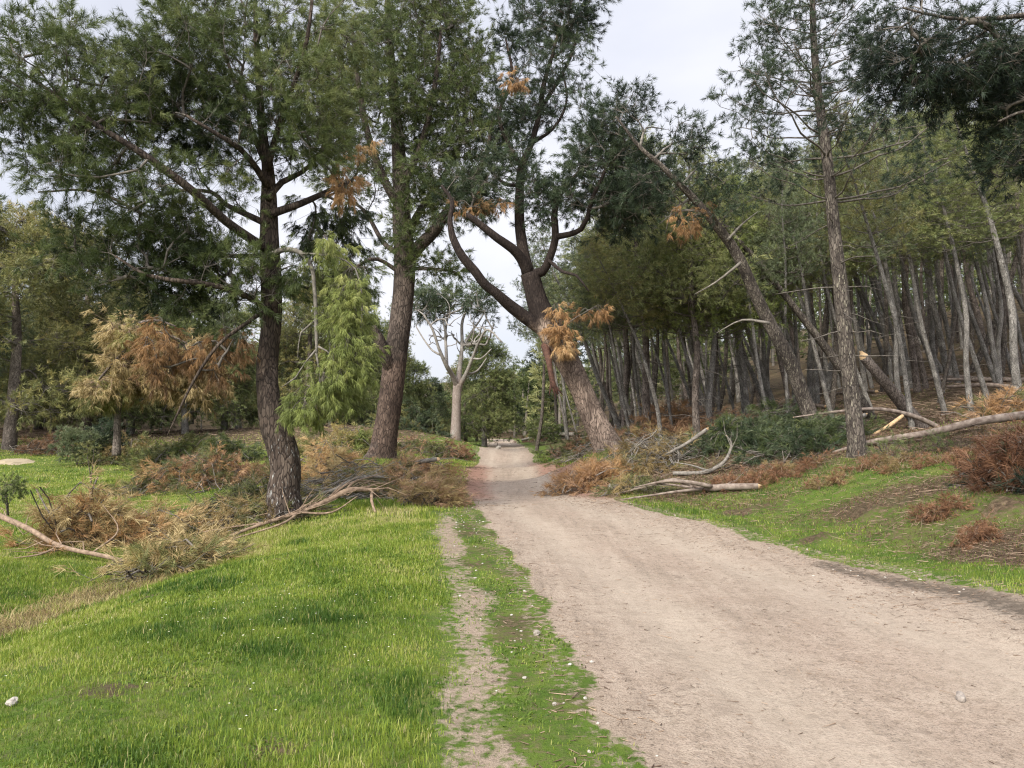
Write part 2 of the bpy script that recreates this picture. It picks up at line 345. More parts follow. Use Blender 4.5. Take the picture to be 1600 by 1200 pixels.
# needle litter and bare earth on the right bank, under the trees and round the piles
bare_r = smooth(.45, 1.15, offr+fbm(fx*.8, fy*.8, 4, 3)*.35)
green_patch = np.exp(-(((fx-7.0)/2.3)**2+((fy-12.9)/.95)**2))+np.exp(-(((fx-4.6)/1.3)**2+((fy-15.5)/1.8)**2))*.7+np.exp(-(((fx-15)/2.2)**2+((fy-30)/2)**2))*.8
wood_r = smooth(18, 23, fy)*smooth(2.0, 4.0, offr)
wood_l = smooth(33, 38, fy-fx*.05)*smooth(1.5, 4, offl)
m_lit = np.clip(bare_r*(1-np.clip(green_patch, 0, 1))*(.5+.4*smooth(-.3, .3, fbm(fx*.5, fy*.5, 9, 3)))+wood_r*(1-.7*np.clip(green_patch, 0, 1))+wood_l*.9, 0, 1)
ditch_d = np.abs(fx-np.interp(fy, [3, 7.2, 9, 10.8, 12.5, 14], [-5.4, -5.6, -5.2, -4.7, -4.9, -5.0]))
m_ditch = (1-smooth(.15, .7, ditch_d+fbm(fx*2, fy*2, 5, 3)*.2))*smooth(3, 5, fy)*smooth(14, 12.5, fy)
m_lit = np.maximum(m_lit, m_ditch*.9)
pile_earth = np.exp(-(((fx+2.1)/1.8)**2+((fy-19)/2.5)**2))*.8
red = smooth(15, 19, fy)*smooth(40, 30, fy)*np.maximum(np.exp(-((fx-pL(fy))/.95)**2), np.exp(-((fx-pR(fy))/.6)**2))
m_red = np.clip(np.maximum(red, pile_earth*.8), 0, 1)
edge_r = np.exp(-((fx-(pR(fy)-.45-.25*fbm(fx*.7, fy*.4, 2, 2)))/.30)**2)
m_damp = .76*edge_r*smooth(-.25, .35, fbm(fx*1.0, fy*.45, 11, 3)+.15)*smooth(14, 9, fy)
m_damp = np.maximum(m_damp, np.exp(-((offr-2.6)/.5)**2)*smooth(.1, .5, fbm(fx*.9, fy*.6, 12, 3)+.1)*.0)
midz = (fx < pL(fy)+.1)&(fx > strip_x(fy)-.1)&(fy < 15.5)
m_lit = np.where(midz, np.maximum(m_lit, .30+.3*fbm(fx*2.5, fy*2, 21, 3)*-1), m_lit)
m_strip = np.maximum(m_strip, np.exp(-((fx-pL(fy)+.12)/.22)**2)*.55*(fy < 60)); m_strip = np.maximum(m_strip, np.exp(-((fx-pR(fy)-.10)/.28)**2)*.6)
for ex, ey, er in [(5.2, 11.4, .32), (4.25, 10.9, .28), (3.9, 13.4, .35), (6.3, 9.9, .4)]:      # turned dark earth
    g_ = np.exp(-(((fx-ex)/er)**2+((fy-ey)/(er*.8))**2)); m_lit = np.maximum(m_lit, g_); fz = fz+.10*g_*(.5+fbm(fx*7, fy*7, 3, 2))
for ex, ey, er in [(-2.9, 9.4, .5), (-2.3, 9.6, .4), (-2.45, 4.75, .28), (-1.2, 3.9, .25), (-4.0, 8.3, .35)]:      # worn spots in the lawn
    m_lit = np.maximum(m_lit, .75*np.exp(-(((fx-ex)/er)**2+((fy-ey)/(er*.6))**2)))
wt = (fx-pL(fy))/np.maximum(pR(fy)-pL(fy), .5); m_wheel = np.exp(-((wt-.24)/.09)**2)+np.exp(-((wt-.68)/.10)**2)
nx, ny = len(gx), len(gy)
ii = (np.arange(ny-1)[:, None]*nx+np.arange(nx-1)[None]).ravel(); Qg = np.stack([ii, ii+1, ii+nx+1, ii+nx], -1)
ondirt = m_path[Qg].mean(1) > .5
gm, t = new_mat('forest_floor')
tc = nd(t, 'ShaderNodeTexCoord'); Vn = tc.outputs['Object']
def NZ(scale, det=4.0, rough=.55):
    n = nd(t, 'ShaderNodeTexNoise', i_Scale=scale, i_Detail=det, i_Roughness=rough); t.links.new(Vn, n.inputs[0]); return n.outputs[0]
def AT(nm): return nd(t, 'ShaderNodeAttribute', attribute_name=nm).outputs['Fac']
n_big, n_mid, n_fine, n_grit, n_sand = NZ(.55, 4), NZ(2.6, 5), NZ(14, 5, .65), NZ(75, 4, .7), NZ(230, 2, .7)
grass = ramp(t, n_mid, [(.28, (.045, .080, .014)), (.5, (.085, .135, .020)), (.75, (.15, .165, .040))])
grass = mixc(t, ramp(t, n_fine, [(.45, 0.0), (.70, .6)]), grass, (.14, .115, .060))
litter = ramp(t, n_fine, [(.28, (.030, .022, .014)), (.5, (.095, .066, .040)), (.72, (.20, .145, .09))])
litter = mixc(t, ramp(t, n_mid, [(.50, 0.0), (.64, .5)]), litter, (.075, .085, .030))
litter = mixc(t, ramp(t, n_big, [(.50, 0.0), (.60, .5)]), litter, (.055, .040, .026))
dirt = ramp(t, n_mid, [(.25, (.29, .225, .165)), (.5, (.37, .295, .225)), (.75, (.45, .37, .285))])
dirt = mixc(t, ramp(t, n_big, [(.35, 0.0), (.65, .5)]), dirt, (.38, .285, .22))
dirt = mixc(t, ramp(t, n_fine, [(.36, .55), (.5, 0.0)]), dirt, (.20, .15, .105))
mps = nd(t, 'ShaderNodeMapping'); mps.inputs['Rotation'].default_value = (0, 0, -.22); mps.inputs['Scale'].default_value = (3.6, .32, 1); t.links.new(Vn, mps.inputs[0])
ns_ = nd(t, 'ShaderNodeTexNoise', i_Scale=1.6, i_Detail=6.0, i_Roughness=.62); t.links.new(mps.outputs[0], ns_.inputs[0])
dirt = mixc(t, ramp(t, ns_.outputs[0], [(.34, .5), (.46, 0.0)]), dirt, (.23, .18, .135))
dirt = mixc(t, ramp(t, ns_.outputs[0], [(.54, 0.0), (.70, .6)]), dirt, (.46, .375, .29))
nck = NZ(33, 3, .6)
dirt = mixc(t, math_(t, 'MULTIPLY', ramp(t, nck, [(.33, .95), (.42, 0.0)]), ramp(t, ns_.outputs[0], [(.40, 1.0), (.60, .15)])), dirt, (.085, .065, .05))
nft = NZ(5.5, 6, .7)
dirt = mixc(t, ramp(t, nft, [(.34, .6), (.43, 0.0)]), dirt, (.19, .145, .11))
dirt = mixc(t, ramp(t, n_grit, [(.38, .8), (.50, 0.0)]), dirt, (.17, .125, .09))
dirt = mixc(t, ramp(t, n_sand, [(.52, 0.0), (.70, .5)]), dirt, (.56, .48, .39))
vo = nd(t, 'ShaderNodeTexVoronoi', i_Scale=34.0); t.links.new(Vn, vo.inputs[0])
peb = ramp(t, vo.outputs['Distance'], [(.10, 1.0), (.17, 0.0)]); vs = nd(t, 'ShaderNodeSeparateColor'); t.links.new(vo.outputs['Color'], vs.inputs[0])
pebm = math_(t, 'MULTIPLY', peb, ramp(t, vs.outputs[0], [(.78, 0.0), (.80, 1.0)]))
dirt = mixc(t, pebm, dirt, mixc(t, vs.outputs[1], (.12, .10, .08), (.46, .41, .35)))
def br(m, amt=.5, lo=.42, hi=.58, n=None):
    return ramp(t, math_(t, 'ADD', m, math_(t, 'MULTIPLY', math_(t, 'SUBTRACT', n or n_fine, .5), amt)), [(lo, 0.0), (hi, 1.0)])
c = mixc(t, br(AT('litter'), 1.2, .3, .7), grass, litter)
c = mixc(t, math_(t, 'MULTIPLY', br(AT('redlitter'), 1.1, .3, .75), .75), c, (.16, .075, .045))
pm = br(math_(t, 'MAXIMUM', AT('track'), math_(t, 'MULTIPLY', AT('strip'), .78)), 1.3, .38, .62)
dirt = mixc(t, math_(t, 'MULTIPLY', AT('wheel'), .38), dirt, (.46, .385, .30))
dirt = mixc(t, math_(t, 'MULTIPLY', br(AT('redlitter'), 1.3, .35, .8), .75), dirt, (.27, .135, .095))
dirt = mixc(t, math_(t, 'MULTIPLY', br(AT('damp'), 1.3, .40, .75), .85), dirt, (.075, .060, .046))
dirt = mixc(t, math_(t, 'MULTIPLY', AT('strip'), .55), dirt, (.24, .18, .125))
c = mixc(t, pm, c, dirt)
hgt = math_(t, 'ADD', math_(t, 'MULTIPLY', n_fine, .6), math_(t, 'ADD', math_(t, 'MULTIPLY', n_grit, .35), math_(t, 'MULTIPLY', pebm, .25)))
b = nd(t, 'ShaderNodeBump', i_Strength=1.0, i_Distance=.045); t.links.new(hgt, b.inputs['Height'])
p = nd(t, 'ShaderNodeBsdfPrincipled', i_Roughness=.95); p.inputs['Specular IOR Level'].default_value = .1
t.links.new(c, p.inputs['Base Color']); t.links.new(b.outputs[0], p.inputs['Normal']); out(t, p.outputs[0])
def sub_ground(name, sel):
    Q = Qg[sel]; used = np.unique(Q); mp_ = np.full(nx*ny, -1); mp_[used] = np.arange(len(used))
    me = make_mesh(name, np.stack([fx, fy, fz], 1)[used], [mp_[Q]], gm,
                   {'track': m_path[used], 'strip': m_strip[used], 'litter': m_lit[used], 'redlitter': m_red[used], 'damp': m_damp[used], 'wheel': m_wheel[used]}, True)
    return tag(link(name, me), kind='structure')
sub_ground('ground', ~ondirt); sub_ground('path', ondirt)

# ------------------------------------------------------------------ scattered ground cover
def masks(x, y):
    e = np.minimum(x-pL(y), pR(y)-x)+fbm(x*2.2, y*1.4, 1, 4)*.13
    pth = smooth(-.05, .12, e); s = np.abs(x-strip_x(y))+fbm(x*3, y*2, 7, 3)*.10
    st = (1-smooth(.02, .42, s))*smooth(15.5, 12.5, y); return pth, st
def blades(mb, n, xr, yr, L, Wd, rng, dens, tone=.5, lean=.35):
    x = rng.uniform(*xr, n); y = rng.uniform(*yr, n)
    k = (np.abs(x/np.maximum(y, .1)) < .80); x, y = x[k], y[k]
    d, tn, ls = dens(x, y); k = rng.uniform(0, 1, len(x)) < d; x, y, tn, ls = x[k], y[k], tn[k], ls[k]
    z = ground_z(x, y)-.005; n = len(x); th = rng.uniform(0, 2*np.pi, n); ld = np.stack([np.cos(th), np.sin(th)], 1)
    h = L*rng.uniform(.45, 1.25, n)*ls; w = Wd*rng.uniform(.6, 1.2, n); ph = th+rng.normal(size=n)*.9+np.pi/2
    sx, sy = np.cos(ph)*w/2, np.sin(ph)*w/2; lean_ = lean*rng.uniform(.2, 1.6, n)
    m1 = np.stack([x+ld[:, 0]*h*lean_*.35, y+ld[:, 1]*h*lean_*.35, z+h*.55], 1)
    tip = np.stack([x+ld[:, 0]*h*lean_, y+ld[:, 1]*h*lean_, z+h*np.maximum(.55, 1-lean_*.4)], 1)
    s3 = np.stack([sx, sy, 0*sx], 1); b0 = np.stack([x, y, z], 1)
    V = np.stack([b0-s3, b0+s3, m1+s3*.8, m1-s3*.8, tip], 1).reshape(-1, 3); o = np.arange(n)[:, None]*5
    mb.add(V, T=(o+A3([[3, 2, 4]])), Q=(o+A3([[0, 1, 2, 3]])), a=np.repeat(np.clip(tn+rng.normal(size=n)*.13, 0, 1), 5))
def grass_dens(x, y):
    pth, st = masks(x, y); left = x < pL(y)+.3; off = np.where(left, pL(y)-x, x-pR(y))
    d = (1-pth)*(1-.85*st)*(.12+.88*smooth(-.02, .5, off+fbm(x*1.8, y*1.8, 61, 3)*.22))
    md = smooth(-.42, .05, x-strip_x(y)+.16*fbm(x*3, y*2, 23, 3))*left*smooth(16, 14, y); mid = md > .6; d = d*(1-md)+md*d*.45*smooth(-.4, .3, fbm(x*2.5, y*2, 21, 3))
    tone = .52+.30*fbm(x*.45, y*.45, 31, 3)+.20*fbm(x*2.2, y*2.2, 33, 3)+.10*fbm(x*7, y*7, 34, 2)
    ls = 1+.45*fbm(x*.8, y*.8, 35, 3)
    ls = np.where(left, ls, ls*.75); ls = ls*(1-.5*md)
    r = np.clip(m_r(x, y), 0, 1); d = np.where(~left, d*(1-.86*r), d); tone = np.where(~left, tone-.16-.10*r+.12*r*fbm(x*1.5, y*1.5, 77, 2), tone)
    dd = np.abs(x-np.interp(y, [3, 7.2, 9, 10.8, 12.5, 14], [-5.4, -5.6, -5.2, -4.7, -4.9, -5.0]))
    inditch = (dd < .45) & (y < 13.5) & left; d = np.where(inditch, d*.5, d); tone = np.where(inditch, .97, tone)
    fringe = left & (dd < 1.3) & (x > -5.2) & (y < 13); tone = np.where(fringe, tone+.12, tone); ls = np.where(fringe, ls*1.25, ls)
    # darker lush band across the near bank
    band = np.exp(-((y-(5.9+(x+2.5)*-.55))/.35)**2)*(x < -1.2); tone = tone-.22*band; ls = ls*(1+.25*band)
    sp = fbm(x*1.6, y*1.6, 41, 2); tone = np.where((sp > .75), tone-.25, tone); ls = np.where(sp > .75, ls*1.5, ls)
    tone = np.where(x < -6.2, tone+.10, tone); ls = np.where((x < -6) & (y > 13), ls*.7, ls)
    d = d*np.where(left, .75+.25*smooth(-.5, .1, fbm(x*.9, y*.9, 51, 3)), 1)
    for ex, ey, er in [(-2.9, 9.4, .5), (-2.3, 9.6, .4), (-2.45, 4.75, .28), (-1.2, 3.9, .25), (-4.0, 8.3, .35)]:
        d = d*(1-.7*np.exp(-(((x-ex)/er)**2+((y-ey)/(er*.6))**2)))
    for ex, ey, er in [(5.2, 11.4, .32), (4.25, 10.9, .28), (3.9, 13.4, .35), (6.3, 9.9, .4)]: d = d*(1-.95*np.exp(-(((x-ex)/er)**2+((y-ey)/(er*.8))**2)))
    d = d*(1-.93*smooth(36, 42, y)*left)*(1-.9*smooth(19, 24, y)*(x > pR(y)+2.2))
    sh = noise3(x*90, y*90, 5); tone = np.where((sh > .62), np.clip(tone+.35, .85, 1), tone)
    return d, tone, ls
def m_r(x, y):
    offr = x-pR(y); gp = np.exp(-(((x-7.0)/2.3)**2+((y-12.9)/.95)**2))+np.exp(-(((x-4.6)/1.3)**2+((y-15.5)/1.8)**2))*.7+np.exp(-(((x-15)/2.2)**2+((y-30)/2)**2))*.8
    return smooth(.45, 1.15, offr+fbm(x*.8, y*.8, 4, 3)*.35)*(1-np.clip(gp, 0, 1))*(.6+.4*smooth(-.3, .3, fbm(x*.5, y*.5, 9, 3)))
mb = MB(); r1 = np.random.default_rng(11)
blades(mb, 150000, (-5.0, 1.2), (3.0, 7.0), .050, .0048, r1, grass_dens)
blades(mb, 210000, (-10, 1.0), (7.0, 13.0), .058, .0075, r1, grass_dens)
blades(mb, 150000, (-18, .5), (13.0, 24.0), .07, .014, r1, grass_dens)
blades(mb, 110000, (-34, 2), (24.0, 44.0), .09, .026, r1, grass_dens)
blades(mb, 60000, (3.8, 9), (5.5, 10.0), .055, .0065, r1, grass_dens)
blades(mb, 120000, (2.4, 16), (10.0, 20.0), .06, .010, r1, grass_dens)
blades(mb, 50000, (1.2, 26), (20.0, 36.0), .09, .022, r1, grass_dens)
tag(link('grass', mb.mesh('grass', M['grass'])), 'short bright green spring grass on both sides of the dirt track', 'grass', kind='stuff')
# dry straw along the ditch
def straw_dens(x, y):
    dd = np.abs(x-np.interp(y, [3, 7.2, 9, 10.8, 12.5, 14], [-5.4, -5.6, -5.2, -4.7, -4.9, -5.0])); return np.exp(-(dd/.42)**2), np.full(len(x), .30)+.25*fbm(x*2, y*2, 161, 3), np.ones(len(x))
mb = MB(); blades(mb, 26000, (-7, -3.6), (4.5, 13.5), .15, .006, r1, straw_dens, lean=1.6)
tag(link('dry_grass', mb.mesh('dry_grass', M['tan'])), 'dry straw coloured grass lining the shallow ditch at left', 'dry grass', kind='stuff')
# twig and needle litter
def litter_stuff(n, xr, yr, L, Wd, dens, rng, mb):
    x = rng.uniform(*xr, n); y = rng.uniform(*yr, n); k = (np.abs(x/y) < .8) & (rng.uniform(0, 1, n) < dens(x, y)); x, y = x[k], y[k]
    z = ground_z(x, y)+.006; n = len(x); th = rng.uniform(0, 2*np.pi, n); l = L*rng.lognormal(0, .5, n)
    d = np.stack([np.cos(th), np.sin(th), rng.normal(size=n)*.12], 1); A = np.stack([x, y, z], 1)
    B = A+d*l[:, None]; B[:, 2] = np.maximum(B[:, 2], ground_z(B[:, 0], B[:, 1])+.004)
    twigs(mb, A, B, Wd*rng.uniform(.5, 1.3, n), Wd*.4, a=rng.uniform(.1, .9, len(x)).repeat(6))
# broad leaved weeds in low patches
def weed_dens(x, y):
    d, tn, ls = grass_dens(x, y); k = smooth(.35, .6, fbm(x*.9, y*.9, 141, 3)); return d*k, np.full(len(x), .22)+.1*k, np.ones(len(x))*.9
mb = MB(); blades(mb, 90000, (-5, 1), (3.2, 10), .035, .013, r1, weed_dens, lean=1.5); blades(mb, 60000, (-12, 0), (10, 20), .045, .02, r1, weed_dens, lean=1.4)
tag(link('weeds', mb.mesh('weeds', M['grass'])), 'darker broad leaved weeds growing low in the lawn', 'weeds', kind='stuff')
# withered stalks on the right bank
def dry_dens(x, y): r = np.clip(m_r(x, y), 0, 1); return r*.9, np.full(len(x), .12)+.2*fbm(x*1.3, y*1.3, 151, 3), np.ones(len(x))
mb = MB(); blades(mb, 70000, (3.5, 15), (5.5, 14), .07, .006, r1, dry_dens, lean=1.7); blades(mb, 70000, (2.5, 20), (14, 24), .08, .011, r1, dry_dens, lean=1.6)
tag(link('withered_grass', mb.mesh('withered_grass', M['rust'])), 'withered brown grass and bracken bits covering the right bank', 'dry grass', kind='stuff')
mb = MB()
litter_stuff(26000, (2, 11), (5.5, 20), .10, .004, lambda x, y: np.clip(m_r(x, y), 0, 1), r1, mb)
litter_stuff(30000, (2, 34), (18, 46), .22, .010, lambda x, y: (x > pR(y)+1).astype(float), r1, mb)
litter_stuff(26000, (-1.5, 5), (3.4, 22), .030, .0030, lambda x, y: masks(x, y)[0]*(.15+.85*np.exp(-((x-pR(y)+.5)/.7)**2))*(.4+.6*smooth(-.3, .4, fbm(x*1.5, y*1.5, 91, 3))), r1, mb)
litter_stuff(9000, (-1.5, 6), (3.4, 16), .045, .0035, lambda x, y: np.exp(-((x-pL(y)+.2)/.35)**2)+np.exp(-((x-pR(y)-.2)/.35)**2), r1, mb)
litter_stuff(9000, (-6, 3), (15, 30), .10, .006, lambda x, y: np.maximum(np.exp(-((x-pL(y)+.3)/.8)**2), np.exp(-((x-pR(y)-.5)/.9)**2)), r1, mb)
litter_stuff(16000, (-34, -3), (30, 60), .25, .012, lambda x, y: smooth(32, 38, y), r1, mb)
tag(link('forest_litter', mb.mesh('forest_litter', M['wood'])), 'fallen twigs and needle litter scattered over the forest floor', 'litter', kind='stuff')
# tiny flowers
x = np.concatenate([r1.normal(-1.9, .8, 60), r1.uniform(-6, 0, 50), r1.uniform(3.5, 9, 40)]); y = np.concatenate([r1.normal(6.1, .8, 60), r1.uniform(4, 12, 50), r1.uniform(7, 14, 40)])
k = masks(x, y)[0] < .1; x, y = x[k], y[k]; z = ground_z(x, y)+.06; n = len(x); mb = MB(); c0 = np.stack([x, y, z], 1)
for q in range(5):
    a0, a1 = 2*np.pi*q/5, 2*np.pi*(q+.7)/5; s = .007
    V = np.stack([c0, c0+A3([math.cos(a0)*s, math.sin(a0)*s, .003]), c0+A3([math.cos(a1)*s, math.sin(a1)*s, .003])], 1).reshape(-1, 3)
    mb.add(V, T=np.arange(n*3).reshape(-1, 3), a=r1.uniform(0, 1, n).repeat(3))
tag(link('wild_flowers', mb.mesh('wild_flowers', M['flower'])), 'tiny white and yellow wild flowers dotted through the grass', 'flowers', kind='stuff')

# ------------------------------------------------------------------ tree growing
class Tree:
    def __init__(s, seed, base):
        s.rng = np.random.default_rng(seed); s.base = A3(base, float) if not isinstance(base, np.ndarray) else base
        s.pos = []; s.par = []; s.big = []; s.cl = []; s.tg = []; s.chains = []; s.bigpaths = []; s.rfix = {}
    def path(s, pts, radii, ns=20, disp=0.0, knob=0.0, attach=True, wood='trunk', reach=True):
        """a thick explicit limb; its nodes can carry branches. pts in world space"""
        P4 = np.hstack([np.asarray(pts, float), np.asarray(radii, float)[:, None]]); q = catmull(P4, .12 if disp else .25)
        q[:, 3] = np.maximum(q[:, 3], .006)
        if not attach or s.pos == []: par = -1
        else:
            A = A3(s.pos); par = int(np.argmin(((A-q[0, :3])**2).sum(1)))
        s.bigpaths.append((q, ns, disp, knob, wood))
        if reach:
            tg = norm(np.gradient(q[:, :3], axis=0)); st = 1 if not disp else 2
            for i in range(0, len(q), st):
                s.pos.append(q[i, :3]); s.par.append(par); s.tg.append(tg[i]); s.rfix[len(s.pos)-1] = q[i, 3]; par = len(s.pos)-1
        return s
    def clumps(s, C, size=.35, tone=.5, kind='crown', bias=None, zmin=0):
        for c in C: s.cl.append((A3(c), size, tone, kind, bias))
    def blob(s, c, r, n, **k):
        """n clumps spread through an ellipsoid"""
        d = rand_dirs(n, s.rng)*(s.rng.uniform(.15, 1, (n, 1))**.45); d[:, 2] = np.where(d[:, 2] < 0, d[:, 2]*.8, d[:, 2])
        base_t = k.pop('tone', .5)
        for q in d:
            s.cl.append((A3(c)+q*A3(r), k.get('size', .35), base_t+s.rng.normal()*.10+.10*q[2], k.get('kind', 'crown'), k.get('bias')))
    def grow(s, jump=0.6, hi=0.7):
        n0 = len(s.pos); pos = np.zeros((n0+len(s.cl)*40, 3)); pos[:n0] = A3(s.pos); n = n0
        tgt = np.zeros_like(pos); tgt[:n0] = A3(s.tg); C = A3([c[0] for c in s.cl]) if s.cl else np.zeros((0, 3))
        d0 = [np.min(((pos[:n0]-c)**2).sum(1)) for c in C]; order = np.argsort(d0); dirs = {}
        for ci in order:
            c = C[ci]; dv = c-pos[:n]; d = np.linalg.norm(dv, axis=1)
            cost = d*(1+.35*(1-np.sum(dv*tgt[:n], 1)/np.maximum(d, 1e-6)))+hi*np.maximum(0, pos[:n, 2]-c[2])+(np.arange(n) < n0)*0.0
            j = int(np.argmin(cost)); a = pos[j]; L = d[j]; m = max(2, int(L/.28))
            t_ = np.linspace(0, 1, m+1)[1:, None]; out_ = norm(c-a); h = out_.copy(); h[2] = 0
            ctl = a+(tgt[j]*.35+h*.5+A3([0, 0, .1]))*L*.5+s.rng.normal(size=3)*L*.09
            q = (1-t_)**2*a+2*(1-t_)*t_*ctl+t_**2*c; q += s.rng.normal(size=q.shape)*.02*min(L, 1.5)*(np.sin(t_*np.pi))
            g = norm(np.diff(np.vstack([a, q]), axis=0)); ids = [j]
            for i in range(m):
                if n >= len(pos): break
                pos[n] = q[i]; tgt[n] = g[i]; s.par.append(ids[-1]); ids.append(n); n += 1
            s.chains.append(ids); dirs[ci] = g[-1]
        s.npos = pos[:n]; cnt = np.zeros(n)
        for ch in s.chains:
            k = ch[-1]
            while k >= 0: cnt[k] += 1; k = s.par[k]
        s.cnt = cnt; s.dirs = dirs
    def build(s, name, label, cat, group, mats, q=1.0, twig=7, shoots=3, M_=14, L=.15, Wd=.009, parts=None, tr=.0075, sub=1.0, droop=.15, link_=True):
        if s.cl: s.grow()
        base = s.base; root = empty(name, base); tag(root, label, cat, group); rng = s.rng; mbs = {}
        for (p, ns, disp, knob, wood) in s.bigpaths:
            b = mbs.setdefault(wood, MB()); V, T, Q = tube(p[:, :3], p[:, 3], ns, True, disp, rng.uniform(0, 9), knob); b.add(V, T, Q, .5)
        br_ = mbs.setdefault('branches', MB())
        for ch in s.chains:
            p = s.npos[ch]; r = tr*np.sqrt(np.maximum(s.cnt[ch], 1)); r[0] = min(r[0], r[1]*1.25)
            if ch[0] in s.rfix: r = np.minimum(r, max(s.rfix[ch[0]]*.8, .008))
            r = r*np.linspace(1, .75, len(r)); V, T, Q = tube(p, r, 5, False); br_.add(V, T, Q, .5)
        for ci, (c, size, tone, kind, bias) in enumerate(s.cl):
            if kind == 'bare_clumps': continue
            d = s.dirs.get(ci, A3([0, 0, 1.])); K = max(2, int(twig*sub)); bv = A3([0, 0, .25]) if bias is None else A3(bias)
            td = norm(d*.7+rand_dirs(K, rng)+bv*(1 if bias is None else .9)); tl = size*rng.uniform(.5, 1.45, (K, 1)); a = c+rand_dirs(K, rng)*size*.12
            e = a+td*tl; twigs(br_, np.repeat(c[None], K, 0), e, .0045*(L/.15), .002*(L/.15))
            f = rng.uniform(.55, 1.0, (K, shoots, 1)); f[:, 0] = 1; pp = (a[:, None]+td[:, None]*tl[:, None]*f+rng.normal(size=(K, shoots, 3))*size*.05).reshape(-1, 3)
            dd = norm(np.repeat(td, shoots, 0)+rng.normal(size=(K*shoots, 3))*.55)
            cb = mbs.setdefault(kind, MB())
            needles(cb, pp, dd, rng, M_, L, Wd, sl=L*.8, droop=droop, open_=1.12, tone=tone, bias=None if bias is None else bv*.6)
        for k, b in mbs.items():
            me = b.mesh(k, mats[k], smooth_=(k in ('trunk',)), off=base)
            if me is not None: link(k, me, root)
        return root
def copy_tree(o, loc, rz=0, sc=(1, 1, 1), tilt=(0, 0), label=None, group=None):
    c = o.copy(); COL.objects.link(c); c.location = loc; c.rotation_euler = (tilt[0], tilt[1], rz); c.scale = sc
    if label: c['label'] = label
    if group: c['group'] = group
    for ch in o.children:
        d = ch.copy(); COL.objects.link(d); d.parent = c
    return c
def PX(lst, Y):     # list of (px,py[,dY]) -> world points at depth Y+dY
    return A3([P(q[0], q[1], Y+(q[2] if len(q) > 2 else 0)) for q in lst])
def W2(ws, Y): return [w*Y/F_PX/2 for w in ws]
def base_of(px, Y, dx=0):
    b = P(px, 660, Y); b[2] = gz(b[0], Y); return b
def pblob(T, px, py, rx, ry, Y, dY, n, **k):
    c = P(px, py, Y+k.pop('off', 0)); T.blob(c, (rx*Y/F_PX, dY, ry*Y/F_PX), n, **k)
MT = lambda bark, crown, **k: dict({'trunk': M[bark], 'branches': M['twig'], 'crown': M[crown], 'dead_foliage': M['dead'], 'hanging_foliage': M['fresh'], 'broken_branch': M['twig_grey'], 'bare_branches': M['twig_grey']}, **k)

# ---- hero pine on the left
Y1 = 13.6; b = base_of(444, Y1); T = Tree(101, b)
tp = [(446, 828), (445, 806), (443, 770), (447, 735), (441, 700), (427, 662), (419, 620), (417, 569), (423, 512), (424, 450), (421, 385), (420, 319), (418, 262), (410, 205), (405, 140), (400, 60), (398, -30)]
T.path(PX([(a, c, (0 if c > 600 else .2)) for a, c in tp], Y1), W2([74, 58, 49, 46, 46, 42, 35, 33, 31, 33, 31, 26, 19, 14, 11, 8, 4], Y1), ns=44, disp=.011, knob=.07)
for pts, w in [([(420, 392, .1), (405, 382, -.2), (352, 345, -.9), (311, 307, -1.4), (262, 268, -1.7), (210, 232, -2.0), (150, 195, -2.1), (90, 150, -2.0), (30, 110, -1.8)], [17, 15, 13, 12, 11, 9, 7, 5, 3]),
               ([(421, 335, 0), (470, 318, .3), (510, 300, .8), (548, 283, 1.3)], [14, 11, 9, 6]),
               ([(419, 310, 0), (440, 285, .4), (470, 270, .8), (500, 240, 1.0), (520, 180, 1.2)], [12, 10, 8, 7, 4]),
               ([(418, 290, 0), (400, 262, -.3), (378, 235, -.8), (340, 210, -1.2), (290, 180, -1.3)], [12, 10, 8, 6, 4]),
               ([(417, 350, 0), (385, 335, .3), (350, 318, .9), (330, 300, 1.2), (270, 300, 1.6), (200, 330, 1.8)], [11, 10, 8, 7, 5, 3]),
               ([(418, 262, 0), (400, 220, .4), (375, 150, .8), (350, 80, 1.0), (330, 10, 1.2)], [11, 9, 7, 6, 4]),
               ([(418, 265, 0), (435, 200, -.3), (460, 130, -.7), (480, 60, -1.0), (490, -20, -1.1)], [11, 9, 7, 6, 4]),
               ([(423, 490, 0), (400, 470, -.3), (345, 448, -.8), (290, 440, -1.2), (230, 430, -1.3), (180, 400, -1.2)], [11, 9, 8, 7, 5, 3]),
               ([(423, 480, 0), (385, 505, -.5), (340, 540, -.8), (300, 600, -.9), (262, 680, -1.0)], [7, 6, 5, 4, 2]),
               ([(421, 400, 0), (330, 395, 1.2), (250, 350, 1.6), (150, 300, 1.7), (60, 300, 1.7)], [8, 7, 6, 5, 3]),
               ([(424, 440, 0), (445, 435, .4), (480, 450, 1.0), (520, 440, 1.3)], [8, 6, 5, 3])]:
    T.path(PX(pts, Y1), W2(w, Y1), ns=9)
T.path(PX([(424, 398, 0), (445, 390, -.3), (470, 395, -.5), (487, 418, -.6), (492, 460, -.6), (494, 505, -.6), (495, 552, -.6)], Y1), W2([11, 8, 7, 6, 6, 6, 4], Y1), ns=10, disp=.003, wood='broken_branch', reach=False)
pblob(T, 480, 430, 40, 30, Y1, .5, 10, tone=.45, size=.35, off=-.3, bias=(0, 0, -1.0))
pblob(T, 560, 440, 24, 40, Y1, .5, 8, tone=.5, size=.35, off=0, bias=(0, 0, -1.2))
for pts in [[(494, 540), (510, 548), (525, 562)], [(495, 545), (478, 565), (462, 590), (440, 605)], [(492, 500), (470, 520), (465, 560)], [(470, 396), (520, 400), (555, 420), (566, 470), (560, 540)], [(494, 552), (500, 585), (495, 620)]]:
    T.path(PX([(a, c, -.6) for a, c in pts], Y1), [.02]+[.014]*(len(pts)-2)+[.006], ns=6, wood='bare_branches')
